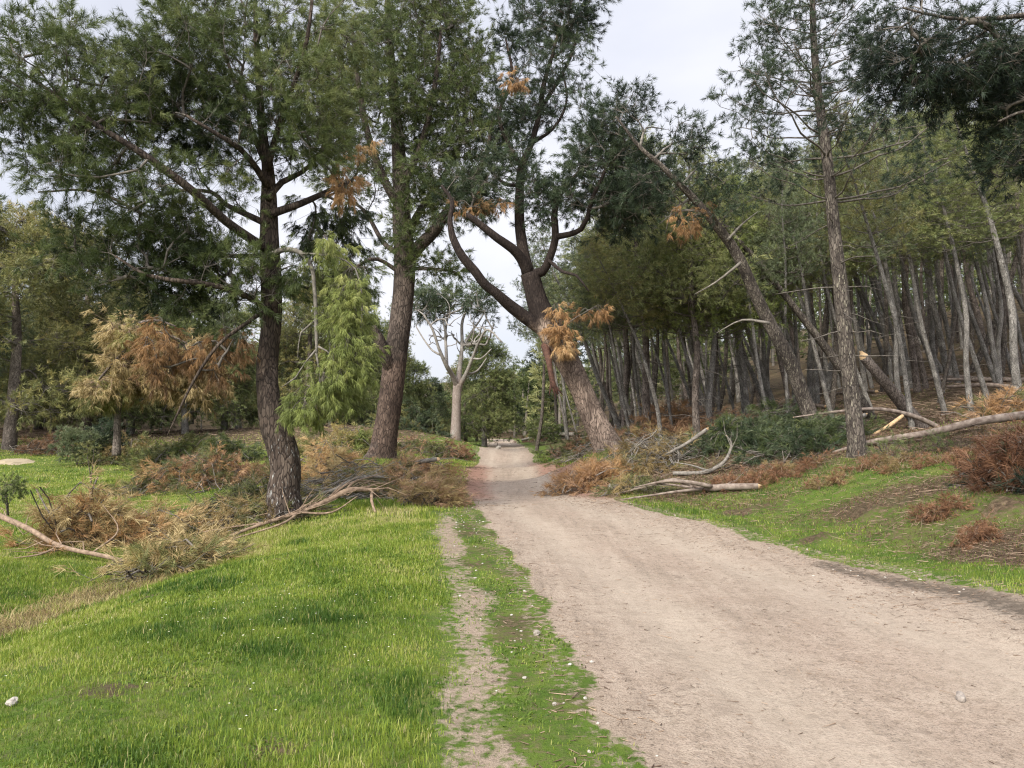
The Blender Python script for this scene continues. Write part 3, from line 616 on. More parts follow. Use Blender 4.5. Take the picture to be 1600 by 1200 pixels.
for a in [(385, 120, 150, 95, 85, .42), (480, 170, 85, 80, 45, .58), (300, 150, 85, 70, 45, .34), (280, 215, 60, 40, 26, .18), (400, 230, 95, 35, 26, .15), (360, 30, 120, 55, 34, .45), (500, 60, 70, 70, 24, .55), (520, 240, 45, 60, 20, .5)]:
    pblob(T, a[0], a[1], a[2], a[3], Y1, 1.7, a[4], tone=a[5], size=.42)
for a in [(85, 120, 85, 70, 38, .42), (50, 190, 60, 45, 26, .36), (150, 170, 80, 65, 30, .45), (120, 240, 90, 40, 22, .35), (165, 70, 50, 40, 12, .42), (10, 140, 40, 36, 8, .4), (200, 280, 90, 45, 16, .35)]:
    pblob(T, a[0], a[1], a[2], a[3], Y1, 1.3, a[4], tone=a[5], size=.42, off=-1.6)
for a in [(250, 395, 95, 45, 40, .38), (310, 440, 90, 40, 36, .22), (200, 435, 60, 40, 22, .20), (270, 350, 60, 35, 16, .5), (130, 380, 50, 50, 12, .3), (400, 440, 50, 45, 18, .42), (330, 300, 60, 40, 10, .4)]:
    pblob(T, a[0], a[1], a[2], a[3], Y1, 1.0, a[4], tone=a[5], size=.40, off=-.4)
for a in [(510, 345, 50, 50, 22, .2), (525, 400, 35, 40, 10, .25), (540, 320, 30, 30, 8, .25)]:
    pblob(T, a[0], a[1], a[2], a[3], Y1, .6, a[4], tone=a[5], size=.42, off=1.0, bias=(0, 0, -1.3))
for a in [(545, 465, 24, 52, 20, .50), (550, 525, 24, 50, 18, .46), (510, 595, 48, 24, 20, .42), (478, 630, 32, 12, 10, .4), (515, 380, 14, 22, 6, .6), (530, 565, 32, 26, 13, .45)]:
    pblob(T, a[0], a[1], a[2], a[3], Y1, .45, a[4], tone=a[5], size=.30, off=-.6, bias=(.1, 0, -1.6), kind='hanging_foliage')
for a in [(531, 272, 20, 16, 5, .6), (560, 210, 6, 8, 1, .6), (290, 545, 60, 50, 13, .22), (340, 540, 40, 50, 10, .15), (250, 520, 40, 30, 5, .3)]:
    pblob(T, a[0], a[1], a[2], a[3], Y1, .35, a[4], tone=a[5], size=.32, off=-.6 if a[0] < 400 else -.2, bias=(0, 0, -1.5), kind='dead_foliage')
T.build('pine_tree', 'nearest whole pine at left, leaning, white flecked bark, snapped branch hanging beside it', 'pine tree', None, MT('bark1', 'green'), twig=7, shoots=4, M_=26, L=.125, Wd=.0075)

# ---- second tall pine with reddish bark
Y2 = 24.0; b = base_of(597, Y2); T = Tree(102, b)
tp = [(594, 728), (597, 712), (604, 670), (611, 620), (618, 560), (626, 500), (631, 440), (632, 400), (628, 350), (626, 290), (622, 220), (616, 150), (610, 80), (606, 0), (604, -70)]
T.path(PX(tp, Y2), W2([58, 44, 38, 37, 36, 34, 33, 33, 30, 26, 20, 16, 12, 9, 5], Y2), ns=40, disp=.014, knob=.06)
for pts, w in [([(634, 410, 0), (655, 385, -.3), (680, 360, -.5), (702, 325, -.7), (735, 285, -.8), (760, 240, -.9), (770, 180, -1)], [22, 20, 18, 14, 11, 8, 4]),
               ([(632, 390, 0), (650, 340, .5), (690, 280, 1.2), (720, 220, 1.6), (730, 130, 1.8)], [14, 12, 9, 7, 4]),
               ([(628, 330, 0), (600, 280, -.6), (575, 210, -1.2), (560, 130, -1.6), (550, 40, -1.8)], [16, 13, 10, 8, 4]),
               ([(626, 300, 0), (660, 220, -.6), (680, 130, -1.0), (690, 40, -1.2)], [13, 10, 8, 4]),
               ([(632, 400, 0), (600, 380, .8), (570, 330, 1.6), (540, 310, 2)], [10, 8, 6, 3]),
               ([(630, 430, 0), (590, 405, -.4), (560, 415, -1), (520, 445, -1.2)], [7, 6, 5, 2]),
               ([(632, 420, 0), (670, 420, .6), (710, 425, 1), (725, 440, 1.2)], [7, 6, 4, 2])]:
    T.path(PX(pts, Y2), W2(w, Y2), ns=10)
T.path(PX([(616, 585, 0), (604, 562, -.3), (592, 530, -.5), (580, 512, -.6)], Y2), W2([20, 20, 17, 15], Y2), ns=14, disp=.008)
for a in [(640, 90, 110, 100, 80, .52), (600, 200, 90, 80, 50, .42), (690, 190, 75, 85, 50, .42), (600, 10, 120, 55, 40, .55), (540, 130, 50, 80, 28, .6), (715, 90, 45, 70, 26, .5),
          (680, 290, 60, 50, 26, .38), (560, 290, 50, 50, 16, .5), (745, 250, 40, 50, 20, .45), (650, 330, 35, 30, 12, .35), (700, 20, 60, 60, 24, .48), (745, 160, 40, 50, 16, .42)]:
    pblob(T, a[0], a[1], a[2], a[3], Y2, 2.6, int(a[4]*1.4), tone=a[5], size=.62)
for a in [(640, 370, 35, 30, 12, .45), (690, 415, 40, 22, 9, .4), (700, 330, 34, 24, 10, .55), (655, 425, 30, 16, 6, .4), (550, 420, 30, 16, 5, .4)]:
    pblob(T, a[0], a[1], a[2], a[3], Y2, .8, a[4], tone=a[5], size=.5, off=-.6)
T.build('pine_tree', 'tall pine with deep red furrowed bark left of the track beside the brush', 'pine tree', None, MT('bark2', 'green'), twig=7, shoots=3, M_=22, L=.17, Wd=.0135)

# ---- leaning forked pine right of the track
Y3 = 22.0; b = base_of(945, Y3); T = Tree(103, b)
tp = [(956, 712), (947, 692), (928, 655), (911, 615), (895, 580), (880, 552), (865, 525), (852, 502), (842, 478), (834, 452), (828, 428)]
T.path(PX(tp, Y3), W2([56, 44, 38, 36, 37, 40, 43, 41, 35, 31, 30], Y3), ns=40, disp=.015, knob=.05)
T.path(PX([(866, 530, 0), (845, 512, 0), (822, 497, -.1), (796, 477, -.3), (775, 458, -.5), (757, 444, -.6), (742, 424, -.7), (722, 400, -.8), (708, 372, -.8), (703, 345, -.8), (706, 315, -.7), (690, 290, -.6)], Y3), W2([27, 24, 21, 19, 16, 15, 14, 13, 11, 8, 6, 4], Y3), ns=20, disp=.009, knob=.07)
for pts, w in [([(828, 432, 0), (815, 405, -.2), (800, 388, -.4), (777, 372, -.6), (752, 352, -.7), (730, 335, -.8)], [20, 17, 15, 13, 11, 8]),
               ([(826, 432, 0), (818, 395, .2), (812, 350, .4), (812, 300, .6), (815, 262, .7), (830, 225, .8), (842, 180, .9), (850, 131, .9), (862, 90, 1), (875, 40, 1.1)], [22, 19, 17, 15, 13, 10, 9, 8, 6, 4]),
               ([(830, 430, 0), (848, 424, -.1), (858, 405, -.2), (868, 372, -.3), (866, 340, -.3), (870, 312, -.4), (885, 290, -.5), (905, 268, -.5), (912, 240, -.5)], [18, 15, 13, 12, 11, 10, 8, 6, 4]),
               ([(868, 370, -.3), (890, 366, -.6), (908, 358, -.9), (918, 340, -1.1), (924, 312, -1.2), (940, 280, -1.3), (955, 240, -1.4)], [10, 9, 8, 7, 6, 5, 3]),
               ([(815, 262, .7), (795, 225, .5), (780, 180, .3), (800, 120, .2), (790, 60, .2)], [8, 7, 6, 5, 3]),
               ([(845, 170, .9), (870, 130, 1.2), (895, 80, 1.3), (905, 30, 1.4)], [7, 6, 5, 3]),
               ([(830, 225, .8), (865, 200, .6), (885, 160, .4), (880, 110, .3)], [6, 5, 4, 3]),
               ([(815, 290, .5), (785, 285, 1), (755, 250, 1.4)], [7, 6, 4]),
               ([(855, 405, -.2), (880, 425, -.9), (900, 430, -1.3), (920, 455, -1.5)], [6, 5, 4, 2])]:
    T.path(PX(pts, Y3), W2(w, Y3), ns=10)
T.path(PX([(852, 540, -.1), (857, 560, -.4), (860, 580, -.5), (864, 600, -.5), (872, 616, -.5)], Y3), W2([15, 11, 9, 9, 4], Y3), ns=8, wood='torn_branch', reach=False)
for q in ((858, 618), (868, 622), (880, 618)): T.path(PX([(862, 596, -.5), (q[0], q[1], -.5)], Y3), [.05, .01], ns=5, wood='torn_branch', reach=False)
for a in [(800, 190, 50, 45, 26, .40), (870, 50, 50, 42, 26, .35), (905, 30, 26, 34, 12, .2), (828, 130, 50, 40, 12, .4), (890, 120, 40, 50, 10, .42), (850, 170, 30, 30, 8, .3), (840, 0, 60, 40, 16, .4)]:
    pblob(T, a[0], a[1], a[2], a[3], Y3, 1.6, int(a[4]*1.5), tone=a[5], size=.48, off=.8)
pblob(T, 792, 65, 14, 18, Y3, .3, 9, tone=.25, size=.25, off=.2)
for a in [(945, 235, 55, 55, 36, .34), (985, 285, 50, 65, 40, .34), (930, 300, 60, 55, 36, .38), (1000, 330, 40, 40, 14, .3), (915, 200, 36, 36, 12, .36), (960, 340, 50, 30, 14, .34)]:
    pblob(T, a[0], a[1], a[2], a[3], Y3, 1.5, int(a[4]*1.4), tone=a[5], size=.5, off=-.6)
for a in [(845, 300, 40, 20, 16, .5), (770, 290, 50, 40, 16, .5), (745, 330, 24, 20, 7, .55), (720, 300, 34, 30, 10, .45), (805, 250, 30, 26, 8, .4), (860, 340, 30, 24, 6, .3)]:
    pblob(T, a[0], a[1], a[2], a[3], Y3, .9, int(a[4]*1.5), tone=a[5], size=.45, off=-.1)
for a in [(874, 505, 11, 20, 9, .5), (882, 530, 10, 16, 8, .7), (925, 478, 14, 5, 4, .4), (752, 312, 28, 8, 7, .55), (803, 120, 14, 14, 5, .5), (872, 480, 10, 10, 3, .6)]:
    pblob(T, a[0], a[1], a[2], a[3], Y3, .25, a[4], tone=a[5], size=.30, off=-.6 if a[1] > 450 else -.4, bias=(0, 0, -1.6), kind='dead_foliage')
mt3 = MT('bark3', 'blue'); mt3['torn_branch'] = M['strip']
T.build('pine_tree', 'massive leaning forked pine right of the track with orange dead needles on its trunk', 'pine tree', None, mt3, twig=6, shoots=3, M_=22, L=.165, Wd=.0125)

# ---- bare pale tree in the middle distance
Y4 = 44.0; b = base_of(711, Y4); T = Tree(104, b)
T.path(PX([(711, 692), (712, 670), (713, 640), (714, 612), (716, 600)], Y4), W2([20, 16, 14, 14, 15], Y4), ns=16, disp=.01)
for pts, w in [([(715, 606, 0), (706, 585, -.5), (698, 572, -1), (686, 545, -1.5), (676, 515, -1.8), (662, 492, -2)], [9, 8, 7, 5, 4, 3]),
               ([(716, 604, 0), (718, 575, .3), (722, 540, .6), (722, 505, 1), (730, 480, 1.4)], [10, 8, 6, 5, 3]),
               ([(717, 604, 0), (728, 585, -.3), (738, 560, -.8), (748, 535, -1.4), (762, 515, -2), (785, 535, -2.4)], [9, 7, 5, 4, 3, 2]),
               ([(698, 572, -1), (697, 545, -.4), (696, 520, 0), (700, 490, .4)], [6, 5, 4, 3]), ([(722, 545, .6), (736, 520, 1.2), (750, 500, 1.8), (758, 485, 2)], [5, 4, 3, 2]),
               ([(690, 555, -1.2), (676, 548, -1), (662, 530, -.8), (650, 510, -.6)], [4, 3, 2.5, 2]), ([(738, 560, -.8), (752, 560, -1.2), (768, 545, -1.6)], [3, 2.5, 1.5]), ([(728, 585, -.3), (745, 580, 0), (760, 560, .5)], [4, 3, 1.5])]:
    T.path(PX(pts, Y4), W2(w, Y4), ns=8)
for a in [(712, 470, 56, 9, 20, .6), (662, 486, 34, 22, 22, .5), (754, 486, 18, 10, 5, .5)]:
    pblob(T, a[0], a[1], a[2], a[3], Y4, 1.8, a[4], tone=a[5], size=.8)
pblob(T, 715, 515, 66, 44, Y4, 2.4, 110, tone=.3, size=.01, kind='bare_clumps')
cl_ = [c for c in T.cl if c[3] == 'bare_clumps']; keep = T.cl
mt = MT('bark_pale', 'blue'); mt['branches'] = M['bark_pale']; mt['bare_clumps'] = M['bark_pale']
T.build('pine_tree', 'half bare pine with pale grey forked limbs beside the far track', 'pine tree', None, mt, twig=9, shoots=4, M_=10, L=.26, Wd=.03, tr=.022)

# ---- bent leaning pine on the right, top broken over towards the track
Y5 = 20.0; b = base_of(1277, Y5); T = Tree(105, b)
T.path(PX([(1284, 690, 0), (1275, 670, 0), (1255, 620, 0), (1232, 561, -.2), (1202, 505, -.3), (1180, 460, -.5), (1158, 410, -.7), (1137, 375, -.8), (1094, 322, -1), (1064, 290, -1.2), (1032, 258, -1.4), (1000, 230, -1.5), (962, 182, -1.6)], Y5), W2([30, 25, 23, 22, 20, 18, 17, 15, 12, 10, 8, 6, 3], Y5), ns=18, disp=.006, knob=.04)
for pts in [[(1100, 330), (1060, 330), (1030, 350)], [(1064, 292), (1090, 262), (1120, 252)], [(1137, 375), (1160, 350), (1185, 330)], [(1020, 250), (1050, 225), (1090, 215)], [(1080, 310), (1050, 330), (1040, 365)], [(1000, 230), (1010, 200), (1040, 202)], [(1158, 410), (1120, 440), (1085, 460)], [(1202, 505), (1160, 500), (1120, 520)]]:
    T.path(PX([(a, c, -1+i*.3) for i, (a, c) in enumerate(pts)], Y5), [.04, .025, .01], ns=6, wood='bare_branches')
for a in [(990, 165, 40, 30, 14, .2), (1075, 215, 40, 30, 16, .25), (1020, 300, 40, 30, 12, .3), (1090, 290, 50, 26, 14, .3), (1130, 330, 50, 24, 10, .35)]:
    pblob(T, a[0], a[1], a[2], a[3], Y5, .9, a[4], tone=a[5], size=.42, off=-1)
pblob(T, 1075, 335, 30, 22, Y5, .5, 8, tone=.3, size=.35, off=-1, kind='dead_foliage', bias=(0, 0, -1.2))
T.build('pine_tree', 'dark pine on the right leaning far left, top bent above the bushy pines', 'pine tree', None, MT('bark_dark', 'blue'), twig=6, shoots=3, M_=14, L=.15, Wd=.014)

# ---- tall open pine at right with whorled limbs
def whorl_tree(T, tp, Yb, px_w, z_live, top, spacing, bmax, rng, per=4, csize=.4, tone=.35, crown_r=None, dead=True, upcurve=.3, drange=None, first=1.5):
    """tp: world trunk points (base to top); live whorls above z_live, dead stubs below"""
    q = catmull(A3(tp), .1); ln = np.concatenate([[0], np.cumsum(np.linalg.norm(np.diff(q, axis=0), axis=1))]); H = ln[-1]; s = first
    while s < H-.15:
        i = int(np.searchsorted(ln, s)); c = q[min(i, len(q)-1)]; live = s > z_live; f = (s-z_live)/max(H-z_live, .1)
        n = per if live else max(1, per-2); th0 = rng.uniform(0, 6.28)
        for k in range(n):
            th = th0+6.28*k/n+rng.normal()*.3
            if live: L = bmax*(1-f)**.75*rng.uniform(.65, 1.15)+.25
            else:
                if rng.random() < .15: continue
                L = rng.uniform(.3, 1.0)*bmax*.7
            d = A3([math.cos(th), math.sin(th), 0]); m = 5 if live else 3; pts = [c]; up = rng.uniform(-.05, .25) if live else rng.uniform(-.3, .15)
            for j in range(1, m+1):
                u = j/m; pts.append(c+d*L*u+A3([0, 0, L*(up*u+(upcurve*u*u if live else -.1*u*u))])+rng.normal(size=3)*L*.02)
            r0 = .006+.009*L
            T.path(pts, np.linspace(r0, r0*.35, len(pts)), ns=4, wood='branches', reach=live)
            if live:
                pe = pts[-1]; nc = max(2, int(L*3.2)) if rng.random() > .1 else 1
                for j in range(nc):
                    u = rng.uniform(.6, 1.02); cc = c+d*L*u+A3([0, 0, L*(up*u+upcurve*u*u)])
                    cc = cc+np.cross(d, [0, 0, 1])*rng.normal()*L*.18+A3([0, 0, rng.uniform(-.05, .16)]); T.cl.append((cc, csize, tone+rng.normal()*.09, 'crown', None))
        s += spacing*rng.uniform(.7, 1.3)
    T.cl.append((q[-1]+A3([0, 0, .1]), csize, tone, 'crown', None)); T.cl.append((q[-3], csize, tone, 'crown', None))
Y6 = 16.0; b = base_of(1342, Y6); T = Tree(106, b)
tp = PX([(1346, 722), (1340, 700), (1333, 640), (1322, 540), (1314, 456), (1303, 356), (1294, 262), (1280, 160), (1272, 75), (1269, -10), (1268, -60)], Y6)
T.path(tp, W2([36, 27, 25, 23, 22, 19, 17, 14, 11, 8, 3], Y6), ns=24, disp=.006, knob=.05)
whorl_tree(T, tp, Y6, None, 5.2, None, .42, 2.3, T.rng, per=5, csize=.36, tone=.33, upcurve=.28)
T.build('pine_tree', 'tall pine with dark scaly trunk and open tiered crown against the right sky', 'pine tree', None, MT('bark_dark', 'blue'), twig=5, shoots=3, M_=18, L=.12, Wd=.010)

# ---- dark branches overhanging from a tree beyond the right edge
Y7 = 9.5; b = base_of(1905, Y7); T = Tree(107, b)
T.path([b-A3([0, 0, .2]), b+A3([.05, 0, 1.5]), b+A3([0, .1, 3.5]), b+A3([-.1, .1, 5.5]), b+A3([-.1, .1, 7.5])], [.24, .19, .16, .12, .05], ns=20, disp=.01)
for pts, w in [([(1890, 100, 0), (1750, 45, -.2), (1640, 22, -.3), (1560, 28, -.4), (1480, 28, -.5), (1410, 12, -.6)], [16, 12, 9, 7, 5, 3]),
               ([(1890, 150, 0), (1700, 90, .3), (1600, 60, .5), (1540, 55, .5), (1470, 75, .4), (1420, 85, .3)], [14, 10, 8, 6, 5, 3]),
               ([(1890, 260, 0), (1720, 190, -.3), (1620, 170, -.5), (1560, 190, -.6)], [12, 9, 6, 3]), ([(1890, 330, 0), (1720, 260, .2), (1620, 250, .3)], [10, 7, 4])]:
    T.path(PX(pts, Y7), W2(w, Y7), ns=8)
for a in [(1400, 100, 50, 30, 22, .12), (1450, 130, 60, 30, 34, .08), (1530, 120, 60, 45, 44, .10), (1590, 100, 40, 70, 36, .12), (1420, 20, 60, 20, 10, .2), (1580, 180, 40, 40, 24, .08), (1590, 250, 34, 34, 26, .06), (1380, 70, 26, 24, 8, .15), (1680, 150, 80, 120, 50, .2), (1480, 60, 60, 30, 14, .2)]:
    pblob(T, a[0], a[1], a[2], a[3], Y7, .6, a[4], tone=a[5], size=.28)
T.build('pine_tree', 'nearest pine, seen only as dark branches hanging in at the top right corner', 'pine tree', None, MT('bark_dark', 'blue'), twig=7, shoots=3, M_=15, L=.10, Wd=.008)

# ------------------------------------------------------------------ forest pine kinds, copied
def slender(seed, H, lean, r, live, bmax, crown, bark, bend=.0, per=4, csize=.5, tone=.4, L=.17, Wd=.020, twig_=5):
    T = Tree(seed, A3([0., 0, 0])); rr = T.rng; n = 7; pts = []
    for i in range(n):
        u = i/(n-1); pts.append([lean*H*u+bend*H*math.sin(u*np.pi)*.5+rr.normal()*.04, rr.normal()*.05, H*u-.25*(i == 0)])
    T.path(pts, [r*1.25, r, r*.92, r*.8, r*.65, r*.45, r*.15], ns=10, disp=0, knob=.0)
    whorl_tree(T, pts, 0, None, live*H, None, .62, bmax, rr, per=per, csize=csize, tone=tone, upcurve=.2, first=1.2)
    return T.build('pine_tree', None, 'pine tree', None, MT(bark, crown), twig=twig_, shoots=3, M_=10, L=L, Wd=Wd, tr=.009)
def bushy(seed, H, r, low, rad, crown, bark, tone=.4, n=150, L=.24, Wd=.03, size=.75, M_=10):
    T = Tree(seed, A3([0., 0, 0])); rr = T.rng
    pts = [[0, 0, -.25], [.1, 0, H*.2], [.15, .1, H*.45], [.0, .1, H*.7], [0, 0, H*.95]]
    T.path(pts, [r*1.25, r, r*.8, r*.5, r*.1], ns=12)
    # tiers of flattened boughs
    z = low
    while z < H*.97:
        f = (z-low)/(H-low); R_ = rad*(1-.75*f**1.4)*rr.uniform(.8, 1.1); m = max(2, int(5*(1-f*.5)))
        for k in range(m):
            th = rr.uniform(0, 6.28); c = A3([math.cos(th)*R_*.62, math.sin(th)*R_*.62, z+rr.uniform(-.3, .3)])
            T.blob(c, (R_*.45, R_*.45, .38), max(4, int(n/ (m*7))), tone=tone+rr.normal()*.10, size=size)
        z += H*.095
    return T.build('pine_tree', None, 'pine tree', None, MT(bark, crown), twig=7, shoots=3, M_=M_, L=L, Wd=Wd, tr=.012)
PS = [slender(201, 13.0, -.10, .115, .55, 1.7, 'green', 'bark_grey', tone=.72, bend=.09), slender(202, 11.5, -.17, .095, .58, 1.5, 'blue', 'bark_grey', tone=.8),
      slender(203, 14.0, -.05, .13, .58, 1.8, 'green', 'bark_brown', tone=.78, bend=-.06), slender(204, 10.5, -.24, .085, .60, 1.3, 'olive', 'bark_grey', bend=.1, tone=.6),
      slender(205, 12.5, -.02, .105, .55, 1.8, 'blue', 'bark_dark', tone=.65, bend=.10), slender(206, 12.0, -.14, .10, .55, 1.6, 'green', 'bark_grey', bend=-.12, tone=.75)]
PB = [bushy(301, 11, .25, 1.9, 4.4, 'olive', 'bark_brown', tone=.55, n=330), bushy(302, 9.5, .2, 1.2, 3.3, 'green', 'bark_grey', tone=.55, n=260),
      bushy(303, 12, .22, 1.6, 3.8, 'blue', 'bark_dark', tone=.6, n=300)]
used = set()
def place(protos, i, px, Y, label, group=None, sc=1.0, rz=0.0, scz=None, tilt=(0, 0), x=None):
    o = protos[i]; b = base_of(px, Y); scz = scz or sc
    if o.name not in used:
        used.add(o.name); o.location = tuple(b); o.rotation_euler = (tilt[0], tilt[1], rz); o.scale = (sc, sc, scz); o['label'] = label
        if group: o['group'] = group
        return o
    return copy_tree(o, tuple(b), rz, (sc, sc, scz), tilt, label, group)
# left side, each tree one can tell apart
for i, px, Y, sc, rz, lab in [(0, 15, 35, 1.0, .4, 'broad olive green pine with tilted brown trunk at the left edge of the clearing'),
        (0, 135, 41, 1.0, 2.2, 'dense tiered pine behind the brown hanging foliage, left of centre of the left wood'),
        (2, -60, 40, 1.1, 1.2, 'dark full crowned pine partly cut off by the left edge'),
        (1, 205, 43, .95, 3.0, 'pine with pale leaning trunk just right of the thick brown trunk in the left wood'),
        (2, 60, 52, 1.05, .3, 'taller dark pine rising behind the olive pine at far left'),
        (1, 290, 42, .80, 4.0, 'smaller green pine right behind the broken brown topped pine'),
        (1, 350, 46, .85, 1.0, 'green pine filling the gap left of the nearest trunk'),
        (0, 480, 47, .8, 5.0, 'olive pine seen between the two big left trunks'),
        (2, 545, 52, .8, 2.5, 'dark bushy pine behind the hanging bright green branch'),
        (1, 640, 54, .62, 1.7, 'bushy green pine just right of the red barked trunk'),
        (2, 675, 62, .45, .5, 'dark pine behind the half bare pale pine'),
        (0, 728, 64, .62, 3.3, 'layered olive pine at the end of the track, left side'),
        (1, 757, 60, .95, 2.0, 'green pine with layered boughs reaching over the left side of the far track'),
        (2, 745, 75, .5, 1.1, 'dark pine closing the view beyond the bend of the track')]:
    place(PB, i, px, Y, lab, sc=sc, rz=rz)
# bushy foliage trees right of the leaning one
G1 = 'bushy pines on thin trunks behind the leaning forked pine'
PM = [slender(211, 10.5, -.05, .13, .42, 2.3, 'green', 'bark_brown', per=6, csize=.6, tone=.82, twig_=8), slender(212, 9.5, -.1, .11, .40, 2.1, 'fresh', 'bark_grey', per=6, csize=.55, tone=.3, twig_=7)]
for i, px, Y, sc, rz, lab in [(0, 1015, 27, .97, .2, 'bushy green pine with slim trunk first to the right of the forked pine'), (0, 1090, 24.5, .85, .9, 'green pine on the nearer of two slim trunks above the rusty brush'),
                          (1, 1105, 25.5, .88, 2.6, 'paler yellow green pine on a slim grey trunk above the rusty brush'), (1, 1165, 31, 1.0, .1, 'yellow green feathery pine left of the bent leaning pine'), (0, 975, 33, 1.05, 1.9, 'dark green pine right behind the top of the forked pine')]:
    place(PM, i, px, Y, lab, sc=sc, rz=rz, group=None)
r3 = np.random.default_rng(5)
PSH = [13.0, 11.5, 14.0, 10.5, 12.5, 12.0]
def fit(i, px, Y, jit=.08):     # tree size so that the stand keeps its uneven top line
    top = np.interp(px, [850, 900, 960, 1130, 1250, 1400, 1600, 1700], [470, 430, 400, 330, 290, 215, 160, 140]); b = base_of(px, Y)
    return float(np.clip((CAM_H+(665-top)/F_PX*Y-b[2])/PSH[i]*(1+r3.normal()*jit), .55, 1.2))
place(PS, 4, 838, 46, 'slim dark pine leaning left at the right hand side of the far track', sc=.95, rz=.2)
near = [(1205, 24, 1, 1.1), (1240, 27, 2, 1.0), (1425, 19.5, 3, .9), (1475, 24, 1, 1.0), (1515, 22, 0, 1.0), (1545, 25, 5, 1.0), (1592, 21, 0, 1.25), (1560, 29, 5, 1.1), (1405, 25, 0, 1.0), (1365, 27, 5, .95), (1300, 26, 1, .95), (1325, 31, 0, .9), (1380, 33, 4, .95), (1450, 31, 2, 1.0), (1500, 34, 5, .9), (1635, 23, 2, 1.1), (1660, 28, 5, 1.0), (1265, 34, 0, .9)]
ordn = ['a slim dark', 'a', ]
NG = 'leaning grey pines at the front of the right hand wood'
NL = {1205: 'slim grey pine just left of the foot of the bent leaning pine', 1240: 'brown trunk directly behind the bent leaning pine', 1265: 'slim trunk set back between the bent pine and the tall open pine',
 1300: 'dark trunk just left of the tall open pine', 1325: 'trunk half hidden behind the tall open pine', 1365: 'slender trunk just right of the tall open pine', 1380: 'dark trunk behind the broken top of the snapped trunk',
 1405: 'grey trunk rising right behind the snapped leaning trunk', 1425: 'small strongly leaning pine next to the foot of the snapped trunk', 1450: 'brown trunk behind the low arched trunk end', 1475: 'dark leaning pine right of the arched bent trunk',
 1500: 'pine set back above the middle of the long fallen trunk', 1515: 'lichen grey leaning pine above the middle of the long fallen trunk', 1545: 'grey leaning pine left of the thickest grey trunk at right', 1560: 'grey trunk directly behind the thickest grey one at right',
 1592: 'thickest lichen grey leaning pine at the right edge above the orange bough', 1635: 'pine leaning in from beyond the right edge, base out of the frame', 1660: 'grey pine beyond the right edge showing only its leaning upper trunk'}
for px, Y, i, sc in near:
    sc = fit(i, px, Y, .04); w = {1592: 1.35}.get(px, 1.0)*sc
    place(PS, i, px, Y, NL[px], NG, sc=w, rz=r3.normal()*.2, scz=sc, tilt=(r3.normal()*.04, r3.normal()*.05))
FG = 'close standing pines of the right hand wood'; cnt = 0
pts_ = [(x_, y_) for x_, y_ in [base_of(px, Y)[:2] for px, Y, _, _ in near]]
for k in range(2400):
    if cnt >= 165: break
    Y = r3.uniform(25, 66); px = r3.uniform(870, 1700); x_ = (px-800)/F_PX*Y
    if x_ < pR(Y)+(2.8 if Y < 60 else 1.0): continue
    if any((x_-a)**2+(Y-c)**2 < (1.35+(Y-25)*.02)**2 for a, c in pts_): continue
    pts_.append((x_, Y)); cnt += 1; i = int(r3.integers(0, 6)); sc = fit(i, px, Y)
    place(PS, i, px, Y, 'slender pine among the closely packed trunks deep in the right hand wood', FG, sc=sc*r3.uniform(.7, 1.35), scz=sc, rz=r3.normal()*.35, tilt=(r3.normal()*.07, r3.normal()*.09))
LG = 'pines of the wood behind the left clearing'; cnt = 0
for k in range(1500):
    if cnt >= 46: break
    Y = r3.uniform(44, 70); px = r3.uniform(-80, 850); x_ = (px-800)/F_PX*Y
    if x_ > pL(Y)-(2.5 if Y < 85 else -3): continue
    if any((x_-a)**2+(Y-c)**2 < 2.6**2 for a, c in pts_) or 600 < px < 790: continue
    pts_.append((x_, Y)); cnt += 1; far = r3.random() < .5
    if far: place(PS, int(r3.integers(0, 6)), px, Y, 'slim trunked pine deep in the wood behind the left clearing', LG, sc=r3.uniform(.55, .8), rz=r3.uniform(0, 6.28))
    else: place(PB, int(r3.integers(0, 3)), px, Y, 'bushy pine in the wood behind the left clearing', 'bushy pines of the wood behind the left clearing', sc=r3.uniform(.6, .85), rz=r3.uniform(0, 6.28))

# the mass of trees far back, one object
def far_wood(spots):
    wb, fb = MB(), MB(); rr = np.random.default_rng(909)
    for (x_, Y, H, R_) in spots:
        g = gz(x_, Y); le = rr.normal(size=2)*.5; V, T_, Q = tube([[x_, Y, g-.3], [x_+le[0]*.5, Y+le[1]*.5, g+H*.5], [x_+le[0], Y+le[1], g+H*.95]], [.20, .14, .04], 5, False); wb.add(V, T_, Q, rr.random())
        n = 150; f = rr.uniform(0, 1, n)**.9; rad = R_*(1-.75*f**1.5)*np.sqrt(rr.uniform(.15, 1, n)); th = rr.uniform(0, 6.28, n)
        c = np.stack([x_+le[0]*f+np.cos(th)*rad, Y+le[1]*f+np.sin(th)*rad, g+H*(.12+.86*f)+.35*np.sin(th*3+f*20)], 1)
        tn = .5+.20*rr.normal()+.22*noise3(c[:, 0]*.7, c[:, 1]*.7, c[:, 2]*.9); d = norm(np.stack([np.cos(th), np.sin(th), np.full(n, .35)], 1)+rr.normal(size=(n, 3))*.4)
        needles(fb, c, d, rr, 16, .55, .085, sl=.7, open_=1.1, droop=.1, tone=tn)
    me = make_mesh('far_wood', np.concatenate(wb.V+fb.V), [np.concatenate(wb.Q), np.concatenate(fb.T)+wb.n], M['twig'], {'var': np.concatenate(wb.A+fb.A)})
    me.materials.append(M['green']); nq = sum(len(q) for q in wb.Q); mi = np.ones(len(me.polygons), np.int32); mi[:nq] = 0; me.polygons.foreach_set('material_index', mi)
    return tag(link('far_wood', me), 'far off mass of pines closing the view behind the clearing, the track and the slope', 'wood', kind='stuff')
sp = []
